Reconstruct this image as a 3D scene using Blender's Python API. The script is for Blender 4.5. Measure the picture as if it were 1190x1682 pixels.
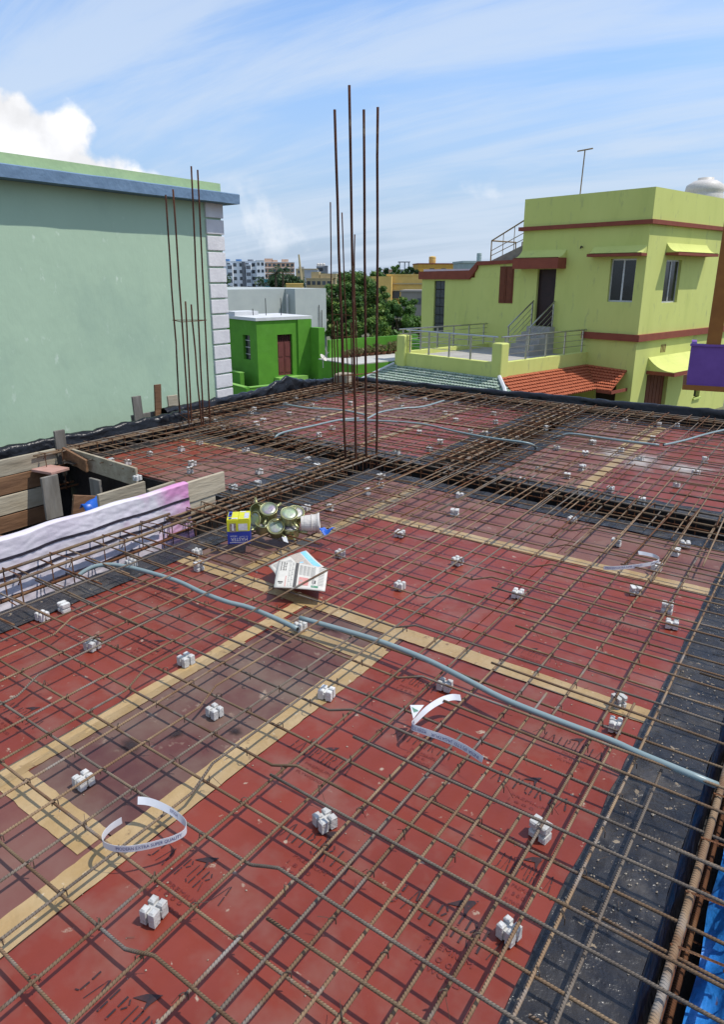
import bpy, math, random
import numpy as np
from mathutils import Vector, Matrix, noise as mnoise
R = math.radians
random.seed(7)
rng = np.random.default_rng(7)
for o in list(bpy.data.objects): bpy.data.objects.remove(o)
scene = bpy.context.scene
col = scene.collection

# ------------------------------------------------------------------ camera
CAM_H = 1.55; PITCH = R(17.167); YAW = R(35.137)
FPX = 1120.0; PX0, PY0 = 595.0, 801.0          # focal length and principal point in photograph pixels
cam_d = bpy.data.cameras.new('camera'); cam = bpy.data.objects.new('camera', cam_d); col.objects.link(cam)
cam.location = (0, 0, CAM_H); cam.rotation_euler = (math.pi/2 - PITCH, 0, YAW)
cam_d.sensor_fit = 'VERTICAL'; cam_d.sensor_height = 36; cam_d.lens = FPX/1682*36
cam_d.shift_y = -40/1682; cam_d.clip_start = 0.05; cam_d.clip_end = 6000
scene.camera = cam

# ------------------------------------------------------------------ light and sky
SUN_AZ, SUN_EL = R(28), R(62)
sun_d = bpy.data.lights.new('sun', 'SUN'); sun_d.energy = 2.8; sun_d.angle = R(0.53); sun_d.color = (1, .955, .88)
sun = bpy.data.objects.new('sun', sun_d); col.objects.link(sun)
sdir = Vector((math.cos(SUN_AZ)*math.cos(SUN_EL), math.sin(SUN_AZ)*math.cos(SUN_EL), math.sin(SUN_EL)))
sun.rotation_euler = sdir.to_track_quat('Z', 'Y').to_euler(); sun.location = (0, 0, 60)
scene.view_settings.view_transform = 'Standard'; scene.view_settings.look = 'None'
scene.view_settings.gamma = 1; scene.view_settings.exposure = 0.45

world = bpy.data.worlds.new('World'); scene.world = world; world.use_nodes = True
def build_world():
    nt = world.node_tree; nt.nodes.clear(); N = nt.nodes.new; L = nt.links.new
    def math_(op, a, b=None, c=None, clamp=False):
        n = N('ShaderNodeMath'); n.operation = op; n.use_clamp = clamp
        for i, v in enumerate((a, b, c)):
            if v is None: continue
            if isinstance(v, (int, float)): n.inputs[i].default_value = v
            else: L(v, n.inputs[i])
        return n.outputs[0]
    def noise_(vec, scale, detail, rough, dist=0.0):
        n = N('ShaderNodeTexNoise'); n.inputs['Scale'].default_value = scale; n.inputs['Detail'].default_value = detail
        n.inputs['Roughness'].default_value = rough; n.inputs['Distortion'].default_value = dist; L(vec, n.inputs['Vector']); return n.outputs['Fac']
    def sstep(x, a, b):
        n = N('ShaderNodeMapRange'); n.interpolation_type = 'SMOOTHSTEP'; n.inputs[1].default_value = a; n.inputs[2].default_value = b
        L(x, n.inputs[0]); return n.outputs[0]
    def mix(f, a, b):
        n = N('ShaderNodeMix'); n.data_type = 'RGBA'
        for s, v in ((0, f), (6, a), (7, b)):
            if isinstance(v, (int, float)): n.inputs[s].default_value = v
            elif isinstance(v, tuple): n.inputs[s].default_value = v
            else: L(v, n.inputs[s])
        return n.outputs[2]
    sky = N('ShaderNodeTexSky'); sky.sky_type = 'NISHITA'; sky.sun_disc = False
    sky.sun_elevation = SUN_EL; sky.sun_rotation = math.pi/2 - SUN_AZ
    sky.air_density = 1.15; sky.dust_density = .55; sky.ozone_density = 3.2; sky.altitude = 30
    tc = N('ShaderNodeTexCoord'); d = tc.outputs['Generated']
    sp = N('ShaderNodeSeparateXYZ'); L(d, sp.inputs[0]); X, Y, Z = sp.outputs
    zc = math_('MAXIMUM', Z, 0.0)
    den = math_('ADD', zc, 0.16)
    pl = N('ShaderNodeCombineXYZ'); L(math_('DIVIDE', X, den), pl.inputs[0]); L(math_('DIVIDE', Y, den), pl.inputs[1])
    # high thin cirrus drawn out along one wind direction
    mp = N('ShaderNodeMapping'); mp.inputs['Rotation'].default_value = (0, 0, R(-62)); mp.inputs['Scale'].default_value = (.38, 1.9, 1)
    mp.inputs['Location'].default_value = (1.9, .35, 0); L(pl.outputs[0], mp.inputs[0])
    ci = math_('ADD', math_('MULTIPLY', noise_(mp.outputs[0], 1.25, 10, .60, .55), .75), math_('MULTIPLY', noise_(pl.outputs[0], .55, 4, .5), .45))
    cir = math_('MULTIPLY', sstep(ci, .46, .70), .66)
    # milky veil near the horizon
    veil = math_('MULTIPLY', sstep(Z, .36, .0), .82)
    tint = N('ShaderNodeMix'); tint.data_type = 'RGBA'; tint.blend_type = 'MULTIPLY'; tint.inputs[0].default_value = 1; L(sky.outputs[0], tint.inputs[6]); tint.inputs[7].default_value = (.80, .88, 1.0, 1)
    base = mix(veil, tint.outputs[2], (1.85, 2.40, 3.40, 1))
    base = mix(cir, base, (3.3, 3.8, 4.5, 1))
    # cumulus: a towering bank low to the left and small puffs above the horizon
    fwd = Vector((-math.sin(YAW), math.cos(YAW), 0)); rgt = Vector((math.cos(YAW), math.sin(YAW), 0))
    def dot(v):
        n = N('ShaderNodeVectorMath'); n.operation = 'DOT_PRODUCT'; L(d, n.inputs[0]); n.inputs[1].default_value = v; return n.outputs['Value']
    f_ = math_('MAXIMUM', dot(fwd), .05); u = math_('DIVIDE', dot(rgt), f_); w = math_('DIVIDE', Z, f_)
    uw = N('ShaderNodeCombineXYZ'); L(u, uw.inputs[0]); L(w, uw.inputs[1])
    front = sstep(dot(fwd), .05, .3)
    n1 = noise_(uw.outputs[0], 11, 10, .52, .0); 
    vor = N('ShaderNodeTexVoronoi'); vor.feature = 'SMOOTH_F1'; vor.inputs['Scale'].default_value = 20; vor.inputs['Smoothness'].default_value = .6; L(uw.outputs[0], vor.inputs['Vector'])
    def bank(u0, top, slope, amp, lo):
        hgt = math_('SUBTRACT', top, math_('MULTIPLY', math_('ABSOLUTE', math_('SUBTRACT', u, u0)), slope))
        e = math_('ADD', math_('SUBTRACT', hgt, w), math_('MULTIPLY', math_('SUBTRACT', n1, .5), amp))
        e = math_('SUBTRACT', e, math_('MULTIPLY', math_('SUBTRACT', vor.outputs['Distance'], .3), amp*.5))
        return math_('MULTIPLY', math_('MULTIPLY', sstep(e, 0, .022), sstep(w, lo, lo+.05)), front)
    big = math_('MULTIPLY', bank(-.50, .285, .62, .15, -.05), sstep(u, -.25, -.31))
    n2 = noise_(uw.outputs[0], 6.5, 9, .55, .2)
    puffband = math_('MULTIPLY', sstep(w, .015, .05), sstep(w, .15, .085))
    puff = math_('MULTIPLY', math_('MULTIPLY', sstep(n2, .56, .66), puffband), front)
    shade = math_('ADD', math_('MULTIPLY', sstep(n1, .3, .62), 1.3), 4.1)
    cc = N('ShaderNodeCombineXYZ'); L(shade, cc.inputs[0]); L(shade, cc.inputs[1]); L(math_('MULTIPLY', shade, 1.02), cc.inputs[2])
    c1 = mix(math_('MULTIPLY', puff, .7), base, (4.2, 4.5, 4.9, 1))
    c2 = mix(math_('MULTIPLY', big, .96), c1, cc.outputs[0])
    bg = N('ShaderNodeBackground'); bg.inputs['Strength'].default_value = .15; L(c2, bg.inputs[0])
    out = N('ShaderNodeOutputWorld'); L(bg.outputs[0], out.inputs[0])
build_world()

# ------------------------------------------------------------------ survey helpers (photograph pixel -> point on a real plane of the place)
_fw = np.array([-math.sin(YAW), math.cos(YAW)]); _rt = np.array([math.cos(YAW), math.sin(YAW)])
def ray(x, y):
    a = (x-PX0)/FPX; b = -(y-PY0)/FPX
    d = _fw*(math.cos(PITCH)+b*math.sin(PITCH)) + _rt*a
    return np.array([d[0], d[1], -math.sin(PITCH)+b*math.cos(PITCH)])
def G(x, y, z=0.0):                      # on the level plane z
    d = ray(x, y); return d*((z-CAM_H)/d[2]) + np.array([0, 0, CAM_H])
def at_depth(x, y, F):                   # at a distance F ahead of the viewer
    d = ray(x, y); return d*(F/(d[:2]@_fw)) + np.array([0, 0, CAM_H])

# ------------------------------------------------------------------ materials
MATS = {}
def pmat(name, base, var=None, scale=4.0, rough=.75, bump=0.0, bscale=40.0, metal=0.0, rand=0.0, spec=.4, spots=None,
         coat=0.0, stretch=None, detail=6, ribs=0.0, lo=.35, hi=.65, trans=0.0, spots2=None, rough2=None):
    m = bpy.data.materials.new(name); m.use_nodes = True; MATS[name] = m
    nt = m.node_tree; N = nt.nodes.new; L = nt.links.new
    b = nt.nodes['Principled BSDF']
    b.inputs['Roughness'].default_value = rough; b.inputs['Metallic'].default_value = metal
    b.inputs['Specular IOR Level'].default_value = spec; b.inputs['Coat Weight'].default_value = coat
    if trans: b.inputs['Transmission Weight'].default_value = trans
    tc = N('ShaderNodeTexCoord'); vec = tc.outputs['Object']
    oi = N('ShaderNodeObjectInfo')
    add = N('ShaderNodeVectorMath'); add.operation = 'ADD'; L(vec, add.inputs[0])
    cmb = N('ShaderNodeCombineXYZ'); mu = N('ShaderNodeMath'); mu.operation = 'MULTIPLY'; mu.inputs[1].default_value = 37.0
    L(oi.outputs['Random'], mu.inputs[0]); L(mu.outputs[0], cmb.inputs[0]); L(mu.outputs[0], cmb.inputs[1]); L(cmb.outputs[0], add.inputs[1]); vec = add.outputs[0]
    if stretch:
        mp = N('ShaderNodeMapping'); mp.inputs['Scale'].default_value = stretch; L(vec, mp.inputs[0]); vec2 = mp.outputs[0]
    else: vec2 = vec
    var = var or tuple(c*.8 for c in base)
    n = N('ShaderNodeTexNoise'); n.inputs['Scale'].default_value = scale; n.inputs['Detail'].default_value = detail; n.inputs['Roughness'].default_value = .6; L(vec2, n.inputs['Vector'])
    mr = N('ShaderNodeMapRange'); mr.inputs[1].default_value = lo; mr.inputs[2].default_value = hi; L(n.outputs['Fac'], mr.inputs[0])
    mx = N('ShaderNodeMix'); mx.data_type = 'RGBA'; mx.inputs[6].default_value = (*base, 1); mx.inputs[7].default_value = (*var, 1); L(mr.outputs[0], mx.inputs[0])
    c = mx.outputs[2]
    for k, s_ in enumerate((spots, spots2)):
        if not s_: continue
        scol, sscale, thr, wid = s_
        n2 = N('ShaderNodeTexNoise'); n2.inputs['Scale'].default_value = sscale; n2.inputs['Detail'].default_value = 4; n2.inputs['Roughness'].default_value = .62; L(vec2, n2.inputs['Vector'])
        m2 = N('ShaderNodeMapRange'); m2.inputs[1].default_value = thr; m2.inputs[2].default_value = thr+wid; L(n2.outputs['Fac'], m2.inputs[0])
        x2 = N('ShaderNodeMix'); x2.data_type = 'RGBA'; L(m2.outputs[0], x2.inputs[0]); L(c, x2.inputs[6]); x2.inputs[7].default_value = (*scol, 1); c = x2.outputs[2]
    if rand:
        r1 = N('ShaderNodeMapRange'); r1.inputs[3].default_value = 1-rand; r1.inputs[4].default_value = 1+rand; L(oi.outputs['Random'], r1.inputs[0])
        hs = N('ShaderNodeHueSaturation'); L(r1.outputs[0], hs.inputs['Value']); L(c, hs.inputs['Color']); c = hs.outputs[0]
    L(c, b.inputs['Base Color'])
    if rough2 is not None:
        rr = N('ShaderNodeMapRange'); rr.inputs[3].default_value = rough; rr.inputs[4].default_value = rough2; L(mr.outputs[0], rr.inputs[0]); L(rr.outputs[0], b.inputs['Roughness'])
    if bump or ribs:
        bn = N('ShaderNodeBump'); bn.inputs['Strength'].default_value = max(bump, ribs); bn.inputs['Distance'].default_value = .004 if ribs else .02
        if ribs:
            sx = N('ShaderNodeSeparateXYZ'); L(tc.outputs['UV'], sx.inputs[0])
            s1 = N('ShaderNodeMath'); s1.operation = 'MULTIPLY_ADD'; L(sx.outputs[1], s1.inputs[0]); s1.inputs[1].default_value = 2*math.pi/.0085
            s0 = N('ShaderNodeMath'); s0.operation = 'MULTIPLY'; L(sx.outputs[0], s0.inputs[0]); s0.inputs[1].default_value = 12.566; L(s0.outputs[0], s1.inputs[2])
            s2 = N('ShaderNodeMath'); s2.operation = 'SINE'; L(s1.outputs[0], s2.inputs[0]); L(s2.outputs[0], bn.inputs['Height'])
        else:
            n3 = N('ShaderNodeTexNoise'); n3.inputs['Scale'].default_value = bscale; n3.inputs['Detail'].default_value = 5; L(vec2, n3.inputs['Vector']); L(n3.outputs['Fac'], bn.inputs['Height'])
        L(bn.outputs[0], b.inputs['Normal'])
    return m
pmat('red_ply', (.240, .043, .024), (.185, .031, .018), 2.2, rough=.38, bump=.06, bscale=14, rand=.08, spec=.42, spots=((.40, .30, .22), 17, .655, .05), spots2=((.235, .098, .072), 4.6, .49, .28))
pmat('dusty_ply', (.108, .036, .031), (.165, .110, .082), 3.0, rough=.55, bump=.05, bscale=14, rand=.12, spots=((.30, .22, .16), 11, .62, .10), spots2=((.085, .028, .028), 2.6, .52, .2))
pmat('faded_ply', (.165, .056, .044), (.205, .11, .085), 2.5, rough=.55, bump=.05, bscale=14, rand=.10, spots=((.34, .25, .2), 8, .64, .1), spots2=((.13, .04, .036), 3.0, .55, .2))
pmat('brown_tape', (.345, .222, .088), (.43, .305, .155), 5, rough=.36, bump=.35, bscale=26, rand=.14, spec=.5, spots=((.22, .135, .065), 18, .63, .07), spots2=((.52, .42, .28), 24, .66, .06), coat=.1)
pmat('black_sheet', (.013, .013, .016), (.038, .034, .031), 7, rough=.27, bump=.8, bscale=18, spec=.5, spots=((.26, .20, .13), 26, .655, .03), spots2=((.085, .073, .06), 5, .52, .2))
pmat('black_tarp', (.006, .0065, .0085), (.013, .013, .015), 9, rough=.30, bump=.7, bscale=14, spec=.30, spots=((.09, .075, .06), 18, .68, .05))
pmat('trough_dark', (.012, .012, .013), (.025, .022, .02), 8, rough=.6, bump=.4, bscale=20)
pmat('rebar', (.26, .178, .105), (.155, .086, .046), 7, rough=.72, rand=.26, ribs=.55, spec=.25, spots=((.23, .205, .18), 5, .55, .12))
pmat('rebar_grey', (.205, .165, .125), (.12, .092, .07), 8, rough=.6, rand=.15, ribs=.6, spec=.35, spots=((.24, .165, .10), 5, .56, .12))
pmat('rebar_rust', (.165, .070, .030), (.085, .034, .017), 9, rough=.8, rand=.22, ribs=.5, spec=.2, spots=((.22, .13, .07), 6, .56, .15))
pmat('rod_rust', (.105, .038, .019), (.060, .022, .013), 9, rough=.8, rand=.15, ribs=.6, spec=.2, spots=((.18, .125, .08), 7, .60, .12))
pmat('wire', (.09, .062, .042), None, 20, rough=.7)
pmat('cover_block', (.62, .61, .58), (.50, .49, .46), 30, rough=.85, bump=.3, bscale=120, rand=.16, spots=((.45, .41, .35), 40, .63, .08))
pmat('conduit', (.20, .265, .265), (.23, .29, .285), 12, rough=.36, rand=.04, spec=.5, spots=((.28, .26, .23), 30, .66, .05))
pmat('cement_crumb', (.42, .36, .28), (.30, .24, .17), 20, rough=.95)
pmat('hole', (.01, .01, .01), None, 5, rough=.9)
pmat('stencil_ink', (.021, .014, .018), (.05, .02, .02), 60, rough=.6, spots=((.20, .028, .022), 70, .60, .08))
pmat('stencil_faint', (.10, .018, .016), (.21, .03, .024), 90, rough=.6)
pmat('strap', (.66, .66, .67), (.58, .58, .60), 20, rough=.4)
pmat('strap_ink', (.05, .06, .20), (.09, .10, .25), 200, rough=.6)
pmat('strap_green', (.10, .28, .16), None, 60, rough=.6)
pmat('plank', (.44, .385, .285), (.31, .255, .175), 9, rough=.85, bump=.4, bscale=30, rand=.16, stretch=(1, .18, 1), spots=((.16, .11, .07), 14, .66, .06))
pmat('plank_brown', (.235, .125, .062), (.14, .07, .035), 9, rough=.8, bump=.4, bscale=30, rand=.15, stretch=(1, .18, 1))
pmat('plank_grey', (.22, .205, .18), (.13, .115, .095), 10, rough=.88, bump=.4, bscale=30, rand=.18, stretch=(1, 1, .2))
pmat('cloth_white', (.68, .64, .67), (.58, .52, .58), 5, rough=.5, bump=.12, bscale=30)
pmat('ledge_pink', (.50, .30, .25), (.40, .22, .17), 8, rough=.8)
pmat('cloth_pink', (.66, .60, .64), (.62, .13, .40), 3.2, rough=.6, bump=.5, bscale=12, lo=.40, hi=.60)
pmat('cloth_stripe', (.035, .028, .04), None, 9, rough=.6)
pmat('blue_tarp', (.02, .16, .52), (.03, .23, .66), 10, rough=.32, bump=.5, bscale=22, spec=.5, spots=((.16, .08, .05), 14, .68, .06))
pmat('blue_plastic', (.015, .11, .50), None, 9, rough=.35)
pmat('zinc', (.40, .36, .16), (.30, .33, .18), 14, rough=.36, metal=.7, rand=.1, bump=.1, bscale=60)
pmat('zinc_lid', (.33, .42, .25), (.36, .28, .36), 11, rough=.42, metal=.55, rand=.12, bump=.1, bscale=60)
pmat('carton_yellow', (.62, .60, .02), (.55, .53, .03), 20, rough=.5)
pmat('carton_blue', (.028, .050, .30), (.02, .035, .24), 20, rough=.45)
pmat('carton_white', (.70, .69, .68), (.55, .5, .5), 60, rough=.6)
pmat('carton_grey', (.30, .30, .42), (.55, .55, .58), 90, rough=.6)
pmat('carton_brown', (.15, .09, .06), (.36, .28, .24), 120, rough=.6)
pmat('white_plastic', (.66, .62, .56), (.55, .5, .44), 20, rough=.5, bump=.2, bscale=60)
pmat('newsprint', (.62, .585, .51), (.56, .53, .46), 20, rough=.9, bump=.1, bscale=60)
pmat('news_ink', (.045, .042, .04), (.14, .13, .12), 200, rough=.9)
pmat('news_text', (.29, .28, .25), (.50, .47, .42), 400, rough=.9)
pmat('news_red', (.55, .16, .15), (.6, .35, .3), 160, rough=.9)
pmat('news_blue', (.18, .48, .70), (.28, .55, .72), 60, rough=.9)
pmat('news_tan', (.50, .42, .33), (.34, .30, .27), 120, rough=.9)

def pink_stain(m):                       # dye that ran into the far end of the sheet
    nt = m.node_tree; N = nt.nodes.new; L = nt.links.new; b = nt.nodes['Principled BSDF']; src = b.inputs['Base Color'].links[0].from_socket
    tc = N('ShaderNodeTexCoord'); sx = N('ShaderNodeSeparateXYZ'); L(tc.outputs['Object'], sx.inputs[0])
    n = N('ShaderNodeTexNoise'); n.inputs['Scale'].default_value = 4.2; n.inputs['Detail'].default_value = 5; L(tc.outputs['Object'], n.inputs['Vector'])
    a = N('ShaderNodeMapRange'); a.inputs[1].default_value = .25; a.inputs[2].default_value = .75; a.inputs[3].default_value = -.42; a.inputs[4].default_value = .06; L(sx.outputs[1], a.inputs[0])
    s_ = N('ShaderNodeMath'); s_.operation = 'ADD'; L(a.outputs[0], s_.inputs[0]); L(n.outputs['Fac'], s_.inputs[1])
    r = N('ShaderNodeMapRange'); r.inputs[1].default_value = .36; r.inputs[2].default_value = .66; r.inputs[4].default_value = .95; L(s_.outputs[0], r.inputs[0])
    x = N('ShaderNodeMix'); x.data_type = 'RGBA'; L(r.outputs[0], x.inputs[0]); L(src, x.inputs[6]); x.inputs[7].default_value = (.60, .25, .46, 1); L(x.outputs[2], b.inputs['Base Color'])
pink_stain(MATS['cloth_white'])
def fade_mat(name, colr):                # dust that thins out towards its rim
    m = pmat(name, colr, tuple(c*.8 for c in colr), 5, rough=.95); nt = m.node_tree; N = nt.nodes.new; L = nt.links.new; b = nt.nodes['Principled BSDF']
    at = N('ShaderNodeAttribute'); at.attribute_name = 'fade'; tc = N('ShaderNodeTexCoord'); n = N('ShaderNodeTexNoise'); n.inputs['Scale'].default_value = 9; n.inputs['Detail'].default_value = 6; L(tc.outputs['Object'], n.inputs['Vector'])
    mu = N('ShaderNodeMath'); mu.operation = 'MULTIPLY_ADD'; L(at.outputs['Fac'], mu.inputs[0]); mu.inputs[1].default_value = 1.5; mu.inputs[2].default_value = -.62
    ad = N('ShaderNodeMath'); ad.operation = 'ADD'; ad.use_clamp = True; L(mu.outputs[0], ad.inputs[0]); L(n.outputs['Fac'], ad.inputs[1])
    m2 = N('ShaderNodeMath'); m2.operation = 'MULTIPLY'; L(ad.outputs[0], m2.inputs[0]); L(at.outputs['Fac'], m2.inputs[1]); L(m2.outputs[0], b.inputs['Alpha'])
fade_mat('cement_dust', (.46, .41, .38)); fade_mat('ink_smudge', (.035, .024, .026))

# ------------------------------------------------------------------ builders
ORG = {}
class MB:
    def __init__(s): s.v = []; s.f = []; s.uv = {}; s.mi = {}
    def add(s, vs, fs):
        n = len(s.v); s.v += [tuple(float(c) for c in p) for p in vs]; s.f += [tuple(i+n for i in f) for f in fs]; return s
    def box(s, x0, y0, z0, x1, y1, z1):
        return s.add([(x0,y0,z0),(x1,y0,z0),(x1,y1,z0),(x0,y1,z0),(x0,y0,z1),(x1,y0,z1),(x1,y1,z1),(x0,y1,z1)],
                     [(0,3,2,1),(4,5,6,7),(0,1,5,4),(1,2,6,5),(2,3,7,6),(3,0,4,7)])
    def obox(s, c, ax, ay, az):          # centre and three half axes
        c, ax, ay, az = (np.array(q, float) for q in (c, ax, ay, az))
        vs = [c+i*ax+j*ay+k*az for k in (-1, 1) for (i, j) in ((-1,-1),(1,-1),(1,1),(-1,1))]
        return s.add(vs, [(0,3,2,1),(4,5,6,7),(0,1,5,4),(1,2,6,5),(2,3,7,6),(3,0,4,7)])
    def prism(s, poly, z0, z1):
        n = len(poly); a = sum(poly[i][0]*poly[(i+1) % n][1]-poly[(i+1) % n][0]*poly[i][1] for i in range(n))
        if a < 0: poly = poly[::-1]
        vs = [(x, y, z0) for x, y in poly]+[(x, y, z1) for x, y in poly]
        return s.add(vs, [tuple(range(n-1, -1, -1)), tuple(range(n, 2*n))]+[(i, (i+1) % n, n+(i+1) % n, n+i) for i in range(n)])
    def tube(s, pts, r, n=6, cap=True):
        P = [Vector(p) for p in pts]; m = len(P); rings = []; up = None; L = 0.0; Ls = []
        for i, p in enumerate(P):
            t = (P[min(i+1, m-1)]-P[max(i-1, 0)]).normalized()
            if up is None:
                up = t.orthogonal().normalized()
            up = (up - t*up.dot(t)); up = up.normalized() if up.length > 1e-6 else t.orthogonal().normalized()
            si = t.cross(up); rr = r[i] if isinstance(r, (list, tuple)) else r
            if i: L += (P[i]-P[i-1]).length
            Ls.append(L); rings.append([p+up*(math.cos(2*math.pi*k/n)*rr)+si*(math.sin(2*math.pi*k/n)*rr) for k in range(n)])
        b = len(s.v); s.v += [tuple(q) for rg in rings for q in rg]
        for i in range(m-1):
            for k in range(n):
                k2 = (k+1) % n; s.uv[len(s.f)] = [(k/n, Ls[i]), ((k+1)/n, Ls[i]), ((k+1)/n, Ls[i+1]), (k/n, Ls[i+1])]
                s.f.append((b+i*n+k, b+i*n+k2, b+(i+1)*n+k2, b+(i+1)*n+k))
        if cap:
            s.f.append(tuple(b+k for k in range(n-1, -1, -1))); s.f.append(tuple(b+(m-1)*n+k for k in range(n)))
        return s
    def lathe(s, prof, c, axis=(0, 0, 1), n=20):
        w = Vector(axis).normalized(); u = w.orthogonal().normalized(); v = w.cross(u); c = Vector(c); b = len(s.v)
        for r, h in prof:
            for k in range(n):
                a = 2*math.pi*k/n; s.v.append(tuple(c+w*h+u*(r*math.cos(a))+v*(r*math.sin(a))))
        for i in range(len(prof)-1):
            for k in range(n):
                s.f.append((b+i*n+k, b+i*n+(k+1) % n, b+(i+1)*n+(k+1) % n, b+(i+1)*n+k))
        s.f.append(tuple(b+k for k in range(n-1, -1, -1))); m = len(prof)-1; s.f.append(tuple(b+m*n+k for k in range(n)))
        return s
    def grid(s, fn, nu, nv):
        b = len(s.v)
        for i in range(nu+1):
            for j in range(nv+1): s.v.append(tuple(float(c) for c in fn(i/nu, j/nv)))
        for i in range(nu):
            for j in range(nv):
                a = b+i*(nv+1)+j; s.f.append((a, a+nv+1, a+nv+2, a+1))
        return s
    def mesh(s, name, org=(0, 0, 0), smooth=False):
        me = bpy.data.meshes.new(name); o = org
        me.from_pydata([(x-o[0], y-o[1], z-o[2]) for x, y, z in s.v], [], s.f)
        if s.uv:
            ul = me.uv_layers.new(name='UVMap'); i = 0
            for fi, f in enumerate(s.f):
                q = s.uv.get(fi)
                for k in range(len(f)): ul.data[i].uv = q[k] if q else (0, 0); i += 1
        if smooth: me.shade_smooth()
        me.update(); return me
    def build(s, name, mat, parent=None, smooth=False):
        org = ORG[parent.name] if parent else (0, 0, 0)
        me = s.mesh(name, org, smooth); me.materials.append(MATS[mat] if isinstance(mat, str) else mat)
        o = bpy.data.objects.new(name, me); col.objects.link(o)
        if parent: o.parent = parent
        ORG[o.name] = org; return o
def tag(o, label, cat=None, group=None):
    o['label'] = label
    if cat: o['category'] = cat
    if group: o['group'] = group
    return o
def thing(name, label, cat, loc=(0, 0, 0), rz=0.0, group=None):
    o = bpy.data.objects.new(name, None); o.empty_display_size = .2; col.objects.link(o)
    o.location = tuple(float(c) for c in loc); o.rotation_euler = (0, 0, rz); tag(o, label, cat, group)
    ORG[o.name] = (0, 0, float(loc[2])) if rz else tuple(float(c) for c in loc)      # turned things are modelled in their own frame
    return o
def solid(name, label, cat, mb, mat, loc, group=None, smooth=False):      # a thing that is one mesh, origin at its base
    me = mb.mesh(name, loc, smooth); me.materials.append(MATS[mat]); o = bpy.data.objects.new(name, me); col.objects.link(o)
    o.location = tuple(float(c) for c in loc); ORG[o.name] = tuple(float(c) for c in loc); return tag(o, label, cat, group)
def struct(name, mb, mat, parent=None):
    o = mb.build(name, mat, parent); o['kind'] = 'structure'; return o
def stuff(o): o['kind'] = 'stuff'; return o
def inst(src, parent, loc=(0, 0, 0), rz=0.0):                             # another piece that shares mesh data
    o = src.copy(); col.objects.link(o); o.parent = parent; o.location = loc; o.rotation_euler = (0, 0, rz); ORG[o.name] = ORG[src.name]; return o
def nz(x, y, z=0.0): return mnoise.noise(Vector((x, y, z)))
def text_tris(body):
    cu = bpy.data.curves.new('lettering', 'FONT'); cu.body = body; cu.resolution_u = 2
    ob = bpy.data.objects.new('lettering', cu); col.objects.link(ob)
    dg = bpy.context.evaluated_depsgraph_get(); me = ob.evaluated_get(dg).to_mesh()
    v = [(p.co.x, p.co.y) for p in me.vertices]; f = [tuple(p.vertices) for p in me.polygons]
    ob.evaluated_get(dg).to_mesh_clear(); bpy.data.objects.remove(ob); bpy.data.curves.remove(cu)
    x0 = min(p[0] for p in v); x1 = max(p[0] for p in v); y0 = min(p[1] for p in v); y1 = max(p[1] for p in v)
    return [((x-x0)/(x1-x0), (y-y0)/(y1-y0)) for x, y in v], f

# ------------------------------------------------------------------ ground and the storey below
pmat('soil', (.17, .145, .10), (.085, .105, .045), .08, rough=.95)
g = MB(); g.add([(-4000, -600, -3.6), (2500, -600, -3.6), (2500, 5000, -3.6), (-4000, 5000, -3.6)], [(0, 1, 2, 3)]); struct('ground', g, 'soil')
pmat('brick_dull', (.26, .115, .07), (.20, .09, .06), 3, rough=.9, bump=.3, bscale=9)
st = thing('unfinished_storey', 'brick storey under the formwork deck, hidden below its edge', 'building', (-3, 3, -3.6))
m = MB()
for (x0, y0, x1, y1) in ((-6.15, 8.0, .25, 8.22), (-6.15, -1.2, -5.93, 8.0), (.03, -1.2, .25, 8.0), (-5.93, -1.2, .03, -1.0)): m.box(x0, y0, -3.59, x1, y1, -.62)
m.build('brick_wall', 'brick_dull', st)
for (x, y) in ((-3.35, 4.75), (-5.6, 4.8), (-2.6, 1.5), (-1.2, 6.3)):
    MB().box(x-.15, y-.15, -3.59, x+.15, y+.15, -.62).build('concrete_column', 'brick_dull', st)

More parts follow.
